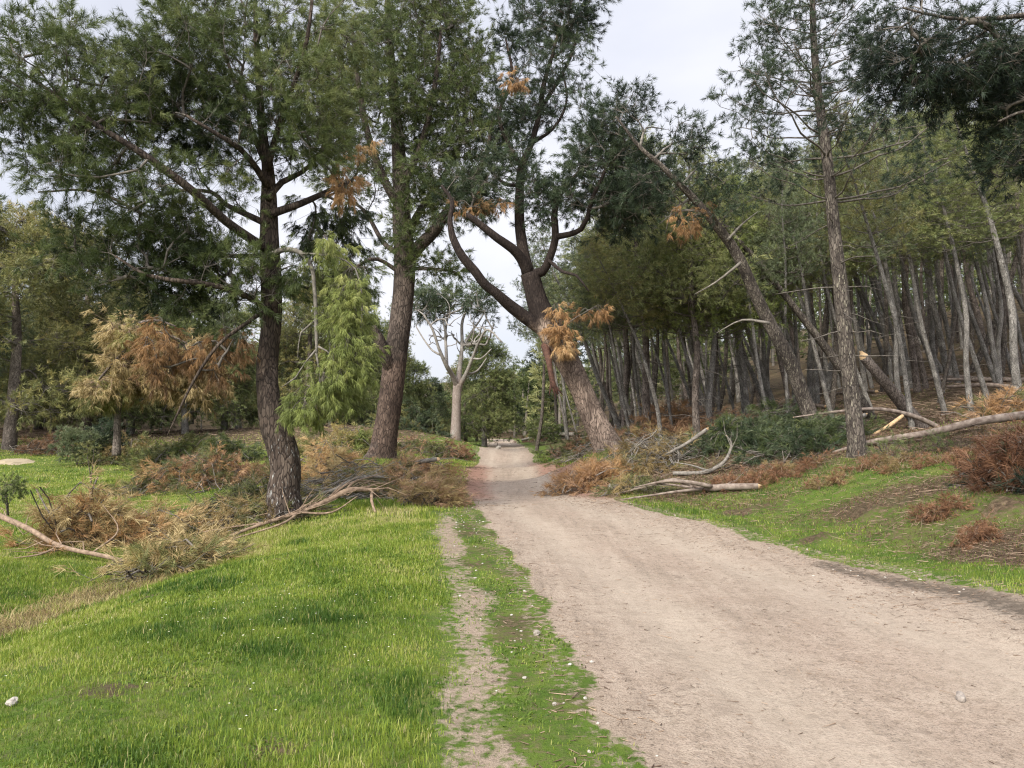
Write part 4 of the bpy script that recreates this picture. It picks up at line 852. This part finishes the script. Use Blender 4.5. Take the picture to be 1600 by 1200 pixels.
for k in range(3000):
    px = r3.uniform(-250, 1850); Y = r3.uniform(64, 128); x_ = (px-800)/F_PX*Y
    if pL(Y)-4 < x_ < pR(Y)+3 and Y < 90: continue
    if px > 860 and Y < 70: continue
    if any((x_-a)**2+(Y-c)**2 < 3.3**2 for a, c in pts_): continue
    pts_.append((x_, Y)); sp.append((x_, Y, r3.uniform(8.5, 12.5)*(.42 if 590 < px < 800 else .8 if 590 < px < 900 else 1), r3.uniform(2.4, 3.6)))
    if len(sp) >= 240: break
for k in range(26):
    x_ = r3.uniform(-6, 8); Y = r3.uniform(84, 112)
    if pL(Y)-2.2 < x_ < pR(Y)+2.2: continue
    sp.append((x_, Y, r3.uniform(6.5, 9), r3.uniform(2.4, 3.2)))
far_wood(sp)

# ------------------------------------------------------------------ brown topped broken pine at left
b = base_of(182, 27.0); T = Tree(120, b)
T.path(PX([(182, 712), (183, 680), (184, 645), (190, 590), (198, 545), (203, 505), (205, 492)], 27.0), W2([14, 11, 10, 9, 8, 7, 4], 27.0), ns=14, disp=.004)
for pts in ([(198, 545), (235, 520), (280, 530), (320, 560)], [(203, 510), (240, 500), (275, 510)], [(198, 545), (170, 575), (140, 610)]):
    T.path(PX(pts, 27.0), [.07, .05, .03, .015][:len(pts)], ns=6)
for a in [(235, 555, 60, 26, 30, .5), (290, 560, 45, 36, 28, .40), (205, 515, 30, 22, 16, .65), (165, 598, 32, 18, 16, .6), (250, 590, 50, 20, 14, .35), (320, 590, 26, 36, 12, .25)]:
    pblob(T, a[0], a[1], a[2], a[3], 27.0, 1.1, a[4], tone=a[5], size=.55, bias=(-.1, 0, -1.2))
pblob(T, 160, 605, 34, 20, 27.0, 1.0, 16, tone=.75, size=.5, bias=(-.1, 0, -1.0), kind='green_foliage'); pblob(T, 225, 520, 26, 22, 27.0, 1.0, 8, tone=.8, size=.5, bias=(-.1, 0, -1.0), kind='green_foliage')
mt = MT('bark_brown', 'tan', green_foliage=M['olive']); mt['branches'] = M['wood']
T.build('pine_tree', 'broken topped pine with drooping golden brown needles in the left clearing', 'pine tree', None, mt, twig=8, shoots=4, M_=14, L=.22, Wd=.020)

# ------------------------------------------------------------------ heaps of cut and fallen boughs
def heap(name, label, cat, px, Y, rx, ry, h, nb, mats, seed, ang=0.0, spread=1.2, bl=(.8, 1.8), cover=.85, L=.16, Wd=.0095, size=.34, lift=0.0, up=.15, group=None, wood='twig', M_=12, x=None, fr=.9, sub=5, rs=1.0):
    """boughs lying over one another; mats: list of (material key, weight, tone)"""
    rng = np.random.default_rng(seed); c = base_of(px, Y); root = tag(empty(name, c), label, cat, group); bb = MB(); nbm = {}
    wts = A3([m[1] for m in mats], float); wts /= wts.sum(); k0 = rng.normal(size=2)
    for i in range(nb):
        r_ = math.sqrt(rng.random()); t_ = rng.uniform(0, 6.28); p0 = c+A3([math.cos(t_)*rx*r_, math.sin(t_)*ry*r_, 0])
        hh = h*(1-r_**2*.85)*rng.random()+.03; th = ang+rng.normal()*spread+(math.pi if rng.random() < .35 else 0); Lb = rng.uniform(*bl)
        d = A3([math.cos(th), math.sin(th), 0]); n = 7; u = np.linspace(-.5, .5, n); p = p0[None]+d[None]*(u*Lb)[:, None]
        side = A3([-d[1], d[0], 0])*rng.normal()*.18*Lb; p += side[None]*(u**2)[:, None]*2
        g = ground_z(p[:, 0], p[:, 1]); rr = np.sqrt(((p[:, 0]-c[0])/(rx*1.25))**2+((p[:, 1]-c[1])/(ry*1.25))**2)
        p[:, 2] = g+.02+np.maximum(hh*(1-.75*np.clip(rr, 0, 1)**2)+rng.normal()*up*(u)*Lb+.10*np.sin(u*9+rng.uniform(0, 6)), 0)
        r0 = rng.uniform(.007, .018)*rs; V, T_, Q = tube(p, np.linspace(r0, .004*rs, n), 5, False); bb.add(V, T_, Q, rng.uniform(.3, .7))
        key, _, tone = mats[rng.choice(len(mats), p=wts)]
        if rng.random() > cover: m_ = 3
        else: m_ = sub*2
        uu = rng.uniform(.25 if rng.random() < .5 else 0., 1, m_); q = np.stack([np.interp(uu, np.linspace(0, 1, n), p[:, k]) for k in range(3)], 1)
        fan = norm(d[None]+perp(np.repeat(d[None], m_, 0), rng)*rng.uniform(.4, 1.2, (m_, 1))); e = q+fan*(size*rng.uniform(.6, 1.5, (m_, 1)))*fr
        e[:, 2] = np.maximum(e[:, 2], ground_z(e[:, 0], e[:, 1])+.02); twigs(bb, q, e, .005*rs, .002*rs)
        if m_ > 3:
            S = 4; f = rng.uniform(.3, 1, (m_, S, 1)); pp = (q[:, None]+(e-q)[:, None]*f).reshape(-1, 3)+rng.normal(size=(m_*S, 3))*.02
            dd = norm(np.repeat(fan, S, 0)+rng.normal(size=(m_*S, 3))*.4); needles(nbm.setdefault(key, MB()), pp, dd, rng, M_, L, Wd, sl=L*.9, droop=.25, tone=np.clip(tone+rng.normal()*.12, 0, 1), open_=.7)
    link('branches', bb.mesh('branches', M[wood], off=c), root)
    for k, m in nbm.items():
        nm = {'green': 'green_needles', 'blue': 'green_needles', 'fresh': 'green_needles', 'olive': 'olive_needles', 'tan': 'tan_needles', 'dead': 'orange_needles', 'rust': 'rusty_needles', 'umber': 'brown_needles'}[k]
        link(nm, m.mesh(nm, M[k], off=c), root)
    return root
H = [
 ('long low heap of rusty brown pine boughs on the lawn behind the leaning left trunk', 325, 20.5, 1.7, .7, .85, 100, [('rust', .5, .6), ('dead', .25, .4), ('olive', .3, .35)], dict(bl=(.8, 2.0))),
 ('greener left end of the fallen boughs on the lawn', 245, 20.6, .7, .6, .6, 40, [('olive', .7, .35), ('tan', .3, .4)], {}),
 ('bright orange brown bough standing up left of the red barked pine', 512, 19.6, .72, .6, 1.0, 60, [('dead', .8, .75), ('tan', .3, .7)], dict(up=.5)),
 ('wide tangled brush heap of tan needles between the left pines and the track', 628, 16.6, .70, .8, .80, 90, [('tan', .7, .5), ('rust', .2, .7), ('olive', .2, .5)], dict(cover=.6, wood='twig_grey', bl=(.6, 1.5))),
 ('grey leafless part of the brush heap right of the leaning left trunk', 560, 16.8, 1.1, .9, .75, 100, [('olive', .5, .45), ('tan', .3, .35)], dict(cover=.3, wood='twig_grey', ang=.2, spread=.5, bl=(1.2, 2.6))),
 ('small rusty bough at the back of the brush heap beside the track', 660, 20.5, .5, .5, .7, 26, [('rust', .7, .6), ('dead', .3, .3)], dict(up=.4)),
 ('low brown front edge of the brush heap at the left verge of the track', 668, 15.2, .34, .45, .34, 36, [('tan', .5, .5), ('rust', .5, .75)], dict(cover=.8, bl=(.4, .9))),
 ('upright fan of golden brown needles in the front left grass', 135, 12.6, .42, .36, .95, 56, [('tan', .7, .6), ('dead', .4, .45)], dict(up=.7, ang=.9, spread=.8, cover=1, bl=(.6, 1.5))),
 ('pale orange bough lying behind the long bare branch at left', 238, 13.2, .55, .35, .38, 36, [('dead', .6, .75), ('tan', .5, .65)], dict(up=.1)),
 ('olive tan bough hanging over the ditch in front of the leaning left trunk', 280, 10.9, .45, .35, .30, 34, [('tan', .7, .6), ('olive', .4, .6)], dict(up=.1)),
 ('thin scatter of tan twigs at the foot of the leaning left trunk', 395, 13.6, .8, .5, .22, 36, [('tan', .5, .45), ('olive', .5, .4)], dict(cover=.4, ang=.1, spread=.6)),
 ('fallen dark green boughs right behind the foot of the leaning left trunk', 400, 15.6, .9, .6, .55, 44, [('olive', .8, .2), ('tan', .2, .3)], dict(cover=.6)),
 ('olive heap of boughs in front of the wood at far left', 205, 31, 1.2, .8, 1.0, 50, [('olive', .8, .5), ('tan', .3, .5)], dict(L=.18, Wd=.018, size=.4)),
 ('grey brown heap of dead branches along the wood edge at the left', 95, 34, 1.9, .8, .9, 60, [('rust', .4, .35)], dict(cover=.3, wood='twig', L=.18, Wd=.018, size=.4, bl=(1.2, 2.6))),
 ('pale green heap of boughs behind the rusty heap on the lawn', 290, 29, 1.7, .9, 1.1, 80, [('olive', .6, .6), ('fresh', .4, .2)], dict(L=.18, Wd=.018, size=.4)),
 ('blue green boughs piled just left of the leaning trunk, before the wood', 345, 27, 1.0, .8, 1.2, 56, [('blue', .8, .8), ('fresh', .4, .1)], dict(L=.18, Wd=.018, size=.4)),
 ('olive boughs lying between the two big left trunks', 500, 28, 1.3, .9, 1.1, 60, [('olive', .8, .6), ('tan', .2, .5)], dict(L=.18, Wd=.018, size=.4)),
 ('yellowish boughs just left of the red barked trunk', 545, 25, .7, .7, .95, 40, [('olive', .5, .8), ('fresh', .5, .3)], dict(L=.17, Wd=.016, size=.35)),
 ('brown twiggy heap along the far lawn behind the red barked pine', 680, 37, 1.8, .8, .7, 50, [('rust', .5, .5), ('olive', .4, .4)], dict(L=.18, Wd=.02, size=.4, cover=.5)),
 ('grey green heap below the half bare pine', 640, 44, 2.0, 1.0, 1.6, 60, [('blue', .7, .6), ('olive', .4, .6)], dict(L=.2, Wd=.025, size=.6)),
 ('rusty orange bough at the right verge below the leaning forked pine', 922, 19.6, .80, .5, .60, 80, [('dead', .55, .45), ('rust', .45, .85)], dict(bl=(.5, 1.0))),
 ('grey brown heap of twigs left of the foot of the leaning forked pine', 940, 26, 1.1, 1.0, .9, 70, [('rust', .3, .4), ('olive', .4, .35)], dict(cover=.35, wood='twig_grey', bl=(1., 2.4))),
 ('pale leafless branch tangle right of the foot of the leaning forked pine', 1010, 20.2, 1.1, .8, .65, 90, [('tan', .6, .35), ('olive', .2, .3)], dict(cover=.25, wood='twig_grey', bl=(1., 2.4))),
 ('tan bough below the pale branch tangle at the right verge', 990, 17.8, .5, .4, .22, 22, [('tan', .5, .4), ('olive', .5, .4)], dict(bl=(.4, .9), cover=.5)),
 ('long rusty heap of boughs under the bushy pines on the right', 1045, 27.5, 2.3, 1.0, .95, 130, [('rust', .7, .75), ('dead', .4, .35), ('olive', .1, .3)], dict(L=.17, Wd=.015, size=.34)),
 ('rusty boughs at the foot of the two slim trunks on the right', 1120, 25.5, .9, .8, .8, 50, [('rust', .7, .7), ('dead', .3, .4)], dict(L=.17, Wd=.015, size=.34)),
 ('dark green fallen boughs in front of the slim trunks at right', 1150, 20.2, 1.2, .7, .62, 100, [('blue', .8, .55), ('green', .3, .35)], dict(L=.16, Wd=.013)),
 ('dark green fallen boughs between the bent pine and the tall open pine', 1260, 18.6, 1.1, .7, .50, 80, [('blue', .8, .55), ('green', .3, .35)], dict(L=.16, Wd=.013)),
 ('green top of a fallen pine left of the foot of the bent pine', 1215, 22.5, .9, .7, .95, 60, [('blue', .7, .7), ('green', .4, .45)], dict(L=.16, Wd=.013, up=.4)),
 ('big dark rust coloured bough cut off by the right edge of the photo', 1608, 10.9, .50, .5, .62, 90, [('umber', .9, .55), ('blue', .10, .1)], dict(up=.15, bl=(.6, 1.2), L=.16)),
 ('orange brown thin bough above the long log at the right edge', 1578, 17.0, .7, .5, .85, 44, [('dead', .6, .35), ('rust', .5, .8), ('olive', .2, .5)], dict(up=.3, cover=.6)),
 ('withered brown tuft on the bank between the track and the rusty bough', 1455, 10.4, .34, .2, .05, 11, [('umber', .9, .8)], dict(bl=(.2, .5), size=.10, L=.07, Wd=.005, rs=.2, wood='wood', cover=1)),
 ('small reddish brown tuft low on the right bank', 1515, 9.2, .34, .2, .04, 11, [('umber', .9, .85)], dict(bl=(.2, .5), size=.10, L=.07, Wd=.005, rs=.2, wood='wood', cover=1)),
 ('brown dry bracken strip below the dark green boughs', 1190, 16.9, 1.3, .4, .10, 46, [('umber', .8, .95), ('tan', .3, .3)], dict(bl=(.3, .7), size=.12, L=.08, Wd=.007, rs=.25, wood='wood')),
 ('brown dry bracken strip in front of the tall open pine', 1330, 13.7, 1.0, .4, .08, 30, [('umber', .8, .95), ('tan', .3, .3)], dict(bl=(.3, .6), size=.10, L=.07, Wd=.006, rs=.25, wood='wood')),
 ('brown dry patch on the slope under the long log', 1500, 12.9, 1.2, .4, .07, 30, [('umber', .6, .95), ('tan', .5, .3)], dict(bl=(.3, .6), size=.10, L=.07, Wd=.006, rs=.25, wood='wood')),
 ('heap of broken branches lying across the far end of the track', 858, 72, 2.2, 1.2, .9, 60, [('rust', .3, .4), ('blue', .5, .5)], dict(cover=.5, L=.24, Wd=.035, size=.6, wood='twig_grey', bl=(1.5, 3))),
 ('dull brown brush heap along the right side of the far track', 925, 38, 1.8, 1.5, 1.1, 80, [('rust', .5, .4), ('olive', .5, .3)], dict(cover=.5, L=.2, Wd=.022, size=.45, bl=(1., 2.4))),
]
for i, (lab, px, Y, rx, ry, h, nb, mats_, kw) in enumerate(H):
    heap('brush_heap', lab, 'brush heap', px, Y, rx, ry, h, nb, mats_, 500+i, **kw)

# ------------------------------------------------------------------ single fallen branches and logs
def GP(px, Y, h=0.0):
    x = (px-800)/F_PX*Y; return A3([x, Y, gz(x, Y)+h])
def fallen(name, label, cat, pts, rad, mat, forks=(), seed=0, ends=True, disp=.003, ns=12, group=None, twg=0):
    rng = np.random.default_rng(seed); pts = A3(pts); c = pts[0].copy(); root = tag(empty(name, c), label, cat, group)
    q = catmull(np.hstack([pts, A3(rad, float)[:, None]]), .08); b_ = MB(); V, T_, Q = tube(q[:, :3], q[:, 3], ns, True, disp, seed, .08); b_.add(V, T_, Q)
    link('stem', b_.mesh('stem', mat, True, off=c), root); b2 = MB()
    for f in forks:
        f = A3(f[0]), f[1]; qq = catmull(np.hstack([f[0], A3(f[1], float)[:, None]]), .12); V, T_, Q = tube(qq[:, :3], qq[:, 3], 7, True, disp*.5, seed+1, .05); b2.add(V, T_, Q)
    for k in range(twg):
        i = rng.integers(len(q)//4, len(q)-1); a = q[i, :3]; d = norm(q[min(i+3, len(q)-1), :3]-q[i-1, :3]+rng.normal(size=3)*A3([.12, .12, .08])); Lt = rng.uniform(.25, .9)
        e = a+d*Lt; e[2] = max(e[2], gz(e[0], e[1])+.02); m = (a+e)/2+rng.normal(size=3)*.05; V, T_, Q = tube([a, m, e], [.010, .007, .003], 5, False); b2.add(V, T_, Q)
    if b2.n: link('side_branches', b2.mesh('side_branches', mat, True, off=c), root)
    if ends:
        a, d, r = q[-1, :3], norm(q[-1, :3]-q[-3, :3]), q[-1, 3]
        n = 10; th = np.linspace(0, 2*np.pi, n, endpoint=False); u = norm(np.cross(d, [0.2, .1, 1])); v = np.cross(d, u)
        ring = a+(u*np.cos(th)[:, None]+v*np.sin(th)[:, None])*r*.92; tip = a+d*(r*rng.uniform(.3, 1.6, n))[:, None]+(u*np.cos(th)[:, None]+v*np.sin(th)[:, None])*r*.45
        V = np.vstack([ring, tip, a+d*r*.4]); k = np.arange(n); Q = np.stack([k, (k+1) % n, n+(k+1) % n, n+k], -1); T_ = np.stack([n+k, n+(k+1) % n, np.full(n, 2*n)], -1)
        b3 = MB(); b3.add(V, T_, Q); link('broken_end', b3.mesh('broken_end', M['raw'], False, off=c), root)
    return root
fallen('fallen_branch', 'long bare branch with a pale split end lying at the far left of the lawn', 'branch', [GP(218, 11.0, .06), GP(170, 11.2, .10), GP(100, 11.5, .16), GP(50, 11.8, .32), GP(-20, 12.3, .55)], [.022, .03, .035, .04, .045], M['wood'], twg=16, seed=3,
    forks=[([GP(100, 11.5, .16), GP(70, 11.2, .08), GP(30, 11.0, .03)], [.02, .014, .006]), ([GP(150, 11.3, .12), GP(190, 11.8, .4), GP(165, 11.9, .75)], [.016, .012, .004])])
fallen('fallen_branch', 'arched broken branch with a pale hooked end right of the leaning left trunk', 'branch', [GP(360, 12.6, .05), GP(420, 12.9, .10), GP(470, 13.2, .14), GP(515, 13.5, .25), GP(548, 13.7, .38), GP(590, 13.8, .36)], [.02, .03, .038, .045, .05, .035], M['wood'], twg=46, seed=4,
    forks=[([GP(583, 13.8, .36), GP(582, 13.6, .2), GP(588, 13.4, .02)], [.03, .028, .02]), ([GP(515, 13.5, .25), GP(480, 13.6, .18), GP(400, 13.2, .15)], [.03, .02, .01]), ([GP(470, 13.2, .14), GP(440, 12.7, .08), GP(350, 12.3, .04)], [.025, .018, .008]), ([GP(540, 13.7, .36), GP(560, 14.2, .5), GP(610, 14.8, .4)], [.025, .02, .01]), ([GP(470, 13.2, .14), GP(520, 13.2, .10), GP(560, 13.5, .3)], [.02, .016, .008]), ([GP(420, 12.9, .1), GP(360, 12.9, .12), GP(310, 13.0, .05)], [.018, .014, .008]), ([GP(515, 13.5, .25), GP(545, 14.0, .45), GP(600, 14.6, .62)], [.02, .015, .008])])
fallen('fallen_branch', 'thick stick with a bark free patch leading right from the leaning left trunk', 'branch', [GP(410, 14.6, .05), GP(460, 14.4, .12), GP(520, 14.3, .30), GP(560, 14.5, .52), GP(600, 15.2, .5)], [.02, .03, .035, .035, .025], M['twig_grey'], twg=16, seed=5)
fallen('fallen_branch', 'straight brown log behind the foot of the leaning left trunk', 'branch', [GP(400, 15.8, .22), GP(370, 15.6, .24), GP(335, 15.4, .12), GP(318, 15.2, .04)], [.04, .045, .05, .05], M['wood'], seed=6, twg=3)
fallen('fallen_branch', 'short pale log half sunk in the grass left of the leaning trunk', 'branch', [GP(385, 13.9, .04), GP(340, 13.9, .06), GP(300, 13.8, .05)], [.04, .045, .045], M['twig_grey'], seed=7)
fallen('fallen_branch', 'long grey branch on top of the big brush heap pointing at the track', 'branch', [GP(545, 17.4, .30), GP(600, 17.3, .52), GP(650, 17.0, .74), GP(684, 16.9, .86)], [.03, .045, .05, .05], M['twig_grey'], twg=14, seed=8,
    forks=[([GP(600, 17.3, .52), GP(560, 17.0, .35), GP(500, 16.4, .2)], [.03, .02, .01]), ([GP(620, 17.2, .6), GP(560, 16.8, .6), GP(520, 16.2, .35)], [.02, .015, .008])])
for i, (p_, r_) in enumerate([([(960, 17.5, .05), (1010, 17.2, .18), (1050, 17.0, .30), (1100, 16.6, .14), (1140, 16.4, .12), (1182, 16.3, .10)], [.015, .03, .04, .07, .075, .07])]):
    fallen('fallen_branch', 'forked pinkish log lying on the grass at the right verge', 'branch', [GP(*q) for q in p_], r_, M['log'], twg=16, seed=20,
        forks=[([GP(1110, 16.5, .14), GP(1075, 16.4, .30), GP(1040, 16.6, .34), GP(990, 17.0, .22)], [.05, .045, .035, .01]), ([GP(1100, 16.6, .12), GP(1060, 16.4, .12), GP(1000, 16.5, .08), GP(970, 16.6, .03)], [.04, .03, .02, .01]), ([GP(1080, 16.6, .16), GP(1030, 17.2, .2), GP(990, 17.6, .1)], [.03, .02, .01])])
fallen('fallen_branch', 'curved grey branch rising from the pale branch tangle on the right', 'branch', [GP(1050, 18.6, .05), GP(1100, 18.4, .06), GP(1130, 18.3, .25), GP(1142, 18.3, .6), GP(1135, 18.3, .85)], [.05, .05, .04, .025, .01], M['twig_grey'], twg=8, seed=21, forks=[([GP(1105, 18.4, .08), GP(1080, 18.6, .2), GP(1050, 18.9, .25)], [.03, .02, .01])])
fallen('fallen_branch', 'straight pale stick leaning on the branch tangle below the forked pine', 'branch', [GP(1040, 19.8, .2), GP(1070, 19.6, .45), GP(1104, 19.5, .72)], [.04, .045, .05], M['twig_grey'], seed=22)
fallen('fallen_log', 'long thin fallen trunk reaching from the tall open pine to the right edge', 'log', [GP(1300, 17.0, .06), GP(1365, 16.3, .10), GP(1450, 15.6, .16), GP(1530, 15.0, .20), GP(1610, 14.6, .26), GP(1700, 14.3, .3)], [.03, .06, .075, .085, .09, .10], M['log'], seed=23, twg=8)
fallen('leaning_stump', 'snapped trunk leaning left with a pale broken top, right of the tall open pine', 'broken trunk', [GP(1441, 20.5, -.1), PX([(1430, 655)], 20.5)[0], PX([(1405, 625)], 20.3)[0], PX([(1380, 594)], 20.1)[0], PX([(1350, 558)], 20.0)[0]], [.19, .17, .155, .14, .13], M['bark_brown'], seed=24, disp=.006, ns=16)
fallen('fallen_branch', 'thin trunk bent over in a low arch beside the snapped leaning trunk', 'branch', [PX([(1476, 675)], 19.5)[0], PX([(1455, 662)], 19.5)[0], PX([(1420, 648)], 19.4)[0], PX([(1370, 639)], 19.3)[0], PX([(1310, 643)], 19.2)[0], PX([(1240, 652)], 19.2)[0]], [.07, .065, .055, .045, .035, .015], M['log'], seed=25)
fallen('fallen_branch', 'freshly split yellow wood propped under the low arched trunk', 'branch', [GP(1362, 18.3, .02), PX([(1385, 668)], 18.5)[0], PX([(1410, 650)], 18.8)[0]], [.03, .05, .045], M['raw'], seed=26)
fallen('fallen_branch', 'pale grey stick propped left of the tall open pine', 'branch', [GP(1288, 18.5, .02), PX([(1320, 664)], 18.6)[0], PX([(1352, 648)], 18.7)[0]], [.05, .055, .05], M['twig_grey'], seed=27)
fallen('fallen_tree', 'fallen dark trunk caught slanting across the wood behind the bent pine', 'broken trunk', [GP(1365, 25.5, -.1), PX([(1345, 625)], 25.2)[0], PX([(1300, 557)], 24.8)[0], PX([(1240, 479)], 24.4)[0], PX([(1176, 400)], 24)[0], PX([(1120, 340)], 23.8)[0]], [.16, .15, .13, .11, .09, .05], M['bark_dark'], seed=28)
LGp = 'thin trunks lying on the floor of the right hand wood'
for i, (a, Ya, b_, Yb, r_, lab) in enumerate([(1425, 38, 1560, 33, .11, 'grey log lying between the trunks high in the right hand wood'), (1470, 33, 1620, 31, .10, 'log lying beside the pale green patch under the right hand trees'), (1480, 27, 1610, 24.5, .08, 'thin log on the slope below the right hand trees near the edge'),
      (1130, 29, 1235, 27, .06, 'thin pole lying behind the bent pine'), (1010, 33, 1130, 31, .06, 'thin pole lying behind the long rusty heap'), (1290, 36, 1370, 31, .08, 'log lying behind the tall open pine'), (1200, 33, 1290, 30, .07, 'pale pole lying deep behind the foot of the bent pine')]):
    fallen('fallen_log', lab, 'log', [GP(a, Ya, .3), GP((a+b_)/2, (Ya+Yb)/2, .28), GP(b_, Yb, .12)], [r_*.6, r_*.9, r_], M['log'], seed=30+i, twg=4, group=LGp)
fallen('fallen_log', 'pale fallen trunk lying beside the far end of the track', 'log', [GP(815, 70, .25), GP(850, 69, .6), GP(900, 67, .3)], [.10, .14, .18], M['twig_grey'], seed=40, twg=6)

# ------------------------------------------------------------------ saplings and shrubs
def shrub(name, label, cat, px, Y, h, rx, n, mats_, seed, size=.22, L=.12, Wd=.011, stem=.02, low=.25, M_=12, stems=3, tone=.5):
    b = base_of(px, Y); T = Tree(seed, b)
    for k in range(stems):
        d = T.rng.normal(size=2)*rx*.35; T.path([b-A3([0, 0, .05]), b+A3([d[0]*.2, d[1]*.2, h*.3]), b+A3([d[0]*.7, d[1]*.7, h*.6]), b+A3([d[0], d[1], h*.9])], [stem, stem*.8, stem*.5, stem*.2], ns=6)
    T.blob(b+A3([0, 0, h*(low+(1-low)/2)]), (rx, rx, h*(1-low)/2), n, size=size, tone=tone); return T.build(name, label, cat, None, mats_, twig=6, shoots=3, M_=M_, L=L, Wd=Wd, tr=.003)
shrub('sapling', 'thin young tree with sparse leaves standing alone on the left lawn', 'sapling', 145, 22.0, 1.15, .36, 16, MT('bark_brown', 'olive'), 61, size=.18, L=.06, Wd=.014, low=.45, stems=2)
shrub('shrub', 'small leafy shrub at the left edge of the lawn', 'shrub', 18, 16.5, .75, .30, 18, MT('bark_brown', 'green'), 62, size=.16, L=.06, Wd=.012, low=.4)
shrub('shrub', 'rounded blue green shrub behind the thin young tree', 'shrub', 122, 30.0, 1.3, .75, 44, MT('bark_brown', 'blue'), 63, size=.3, L=.14, Wd=.018, low=.05, tone=.8)
shrub('shrub', 'dark green upright shrub before the brown needled pine', 'shrub', 165, 31.0, 1.6, .7, 44, MT('bark_brown', 'blue'), 64, size=.3, L=.14, Wd=.018, low=.05, tone=.3)
shrub('shrub', 'wispy green broom plant on the grass under the long log at right', 'shrub', 1385, 14.2, .42, .38, 12, MT('bark_brown', 'green'), 65, size=.16, L=.07, Wd=.005, low=.1, stem=.006, stems=7)
shrub('shrub', 'small broom plant on the slope right of the tall open pine', 'shrub', 1465, 14.0, .34, .14, 8, MT('bark_brown', 'green'), 66, size=.12, L=.06, Wd=.005, low=.1, stem=.005, stems=4)
shrub('shrub', 'mid green shrub at the far end of the track', 'shrub', 850, 58, 2.0, 1.1, 40, MT('bark_brown', 'green'), 67, size=.5, L=.2, Wd=.03, low=.05)
# low flat dark weeds
for i, (px, Y, lab) in enumerate([(620, 7.6, 'dark tuft of taller grass on the near lawn'), (640, 6.9, 'dark clump of grass close to the dirt strip'), (655, 7.3, 'dark green tuft nearest the dirt strip')]):
    pass
# ------------------------------------------------------------------ stones
def stone(name, label, c, s, seed, mat=None, group=None, flat=.6):
    import bmesh
    bm = bmesh.new(); bmesh.ops.create_icosphere(bm, subdivisions=3, radius=1.0); rng = np.random.default_rng(seed); o = rng.uniform(0, 50, 3); ax = A3([1, rng.uniform(.6, .95), flat])
    for v in bm.verts:
        p_ = A3(v.co); n1 = float(fbm(p_[0]*1.1+o[0], p_[1]*1.1+o[1], p_[2]*1.1+o[2], 3)); q = p_*(1+.38*n1); 
        q = np.sign(q)*np.abs(q)**.85*ax*s; v.co = tuple(q)
    me = bpy.data.meshes.new(name); bm.to_mesh(me); bm.free(); me.materials.append(mat or M['stone'])
    at = me.attributes.new('var', 'FLOAT', 'POINT'); at.data.foreach_set('value', np.full(len(me.vertices), rng.uniform(.35, .75), np.float32))
    o_ = link(name, me); o_.location = tuple(c); o_.rotation_euler = (0, 0, rng.uniform(0, 6)); return tag(o_, label, 'stone', group)
stone('stone', 'pale stone in the grass at the bottom left edge', GP(35, 4.62, .02), .035, 1)
stone('stone', 'dark rough stone lying alone on the right part of the track', GP(1487, 4.75, .015), .045, 2, M['rock'])
stone('stone', 'white flat rock on the grass below the tan bough at the right verge', GP(958, 18.6, .05), .16, 3, flat=.4)
stone('stone', 'second white rock beside the tan bough at the right verge', GP(972, 18.2, .04), .09, 4, flat=.5)
stone('stone', 'pale stone beside the grass strip, largest of those along the track edge', GP(838, 6.0, .015), .032, 5)
stone('sand_heap', 'low heap of pale yellow sand at the left edge of the lawn', GP(20, 30.5, -.12), 1.05, 6, M['sand'], flat=.26)
stone('stone', 'white boulder at the left side of the track far away', GP(779, 50, .08), .22, 7)
SG = 'small white stones along the grassy strip beside the track'; protos = []
rs = np.random.default_rng(77)
for k in range(70):
    Y = rs.uniform(3.8, 15); x_ = pL(Y)-.30+rs.normal()*.28; s_ = rs.uniform(.006, .015)
    loc = (x_, Y, gz(x_, Y)+s_*.3)
    if k < 4: o = stone('pebble', 'small pale pebble on the grassy strip along the left side of the track', loc, .018, 80+k, group=SG); protos.append(o)
    else:
        o = protos[k % 4].copy(); COL.objects.link(o); o.location = loc; o.scale = (s_/.018,)*3; o.rotation_euler = (0, 0, rs.uniform(0, 6.28))
RG = 'small pebbles scattered along the right side of the track'
for k in range(60):
    Y = rs.uniform(4.8, 16); x_ = pR(Y)-abs(rs.normal())*.5+.2; s_ = rs.uniform(.006, .015); o = protos[k % 4].copy(); COL.objects.link(o); o.location = (x_, Y, gz(x_, Y)+s_*.3)
    o.scale = (s_/.018,)*3; o.rotation_euler = (0, 0, rs.uniform(0, 6.28)); o['label'] = 'small pebble lying near the right side of the track'; o['group'] = RG
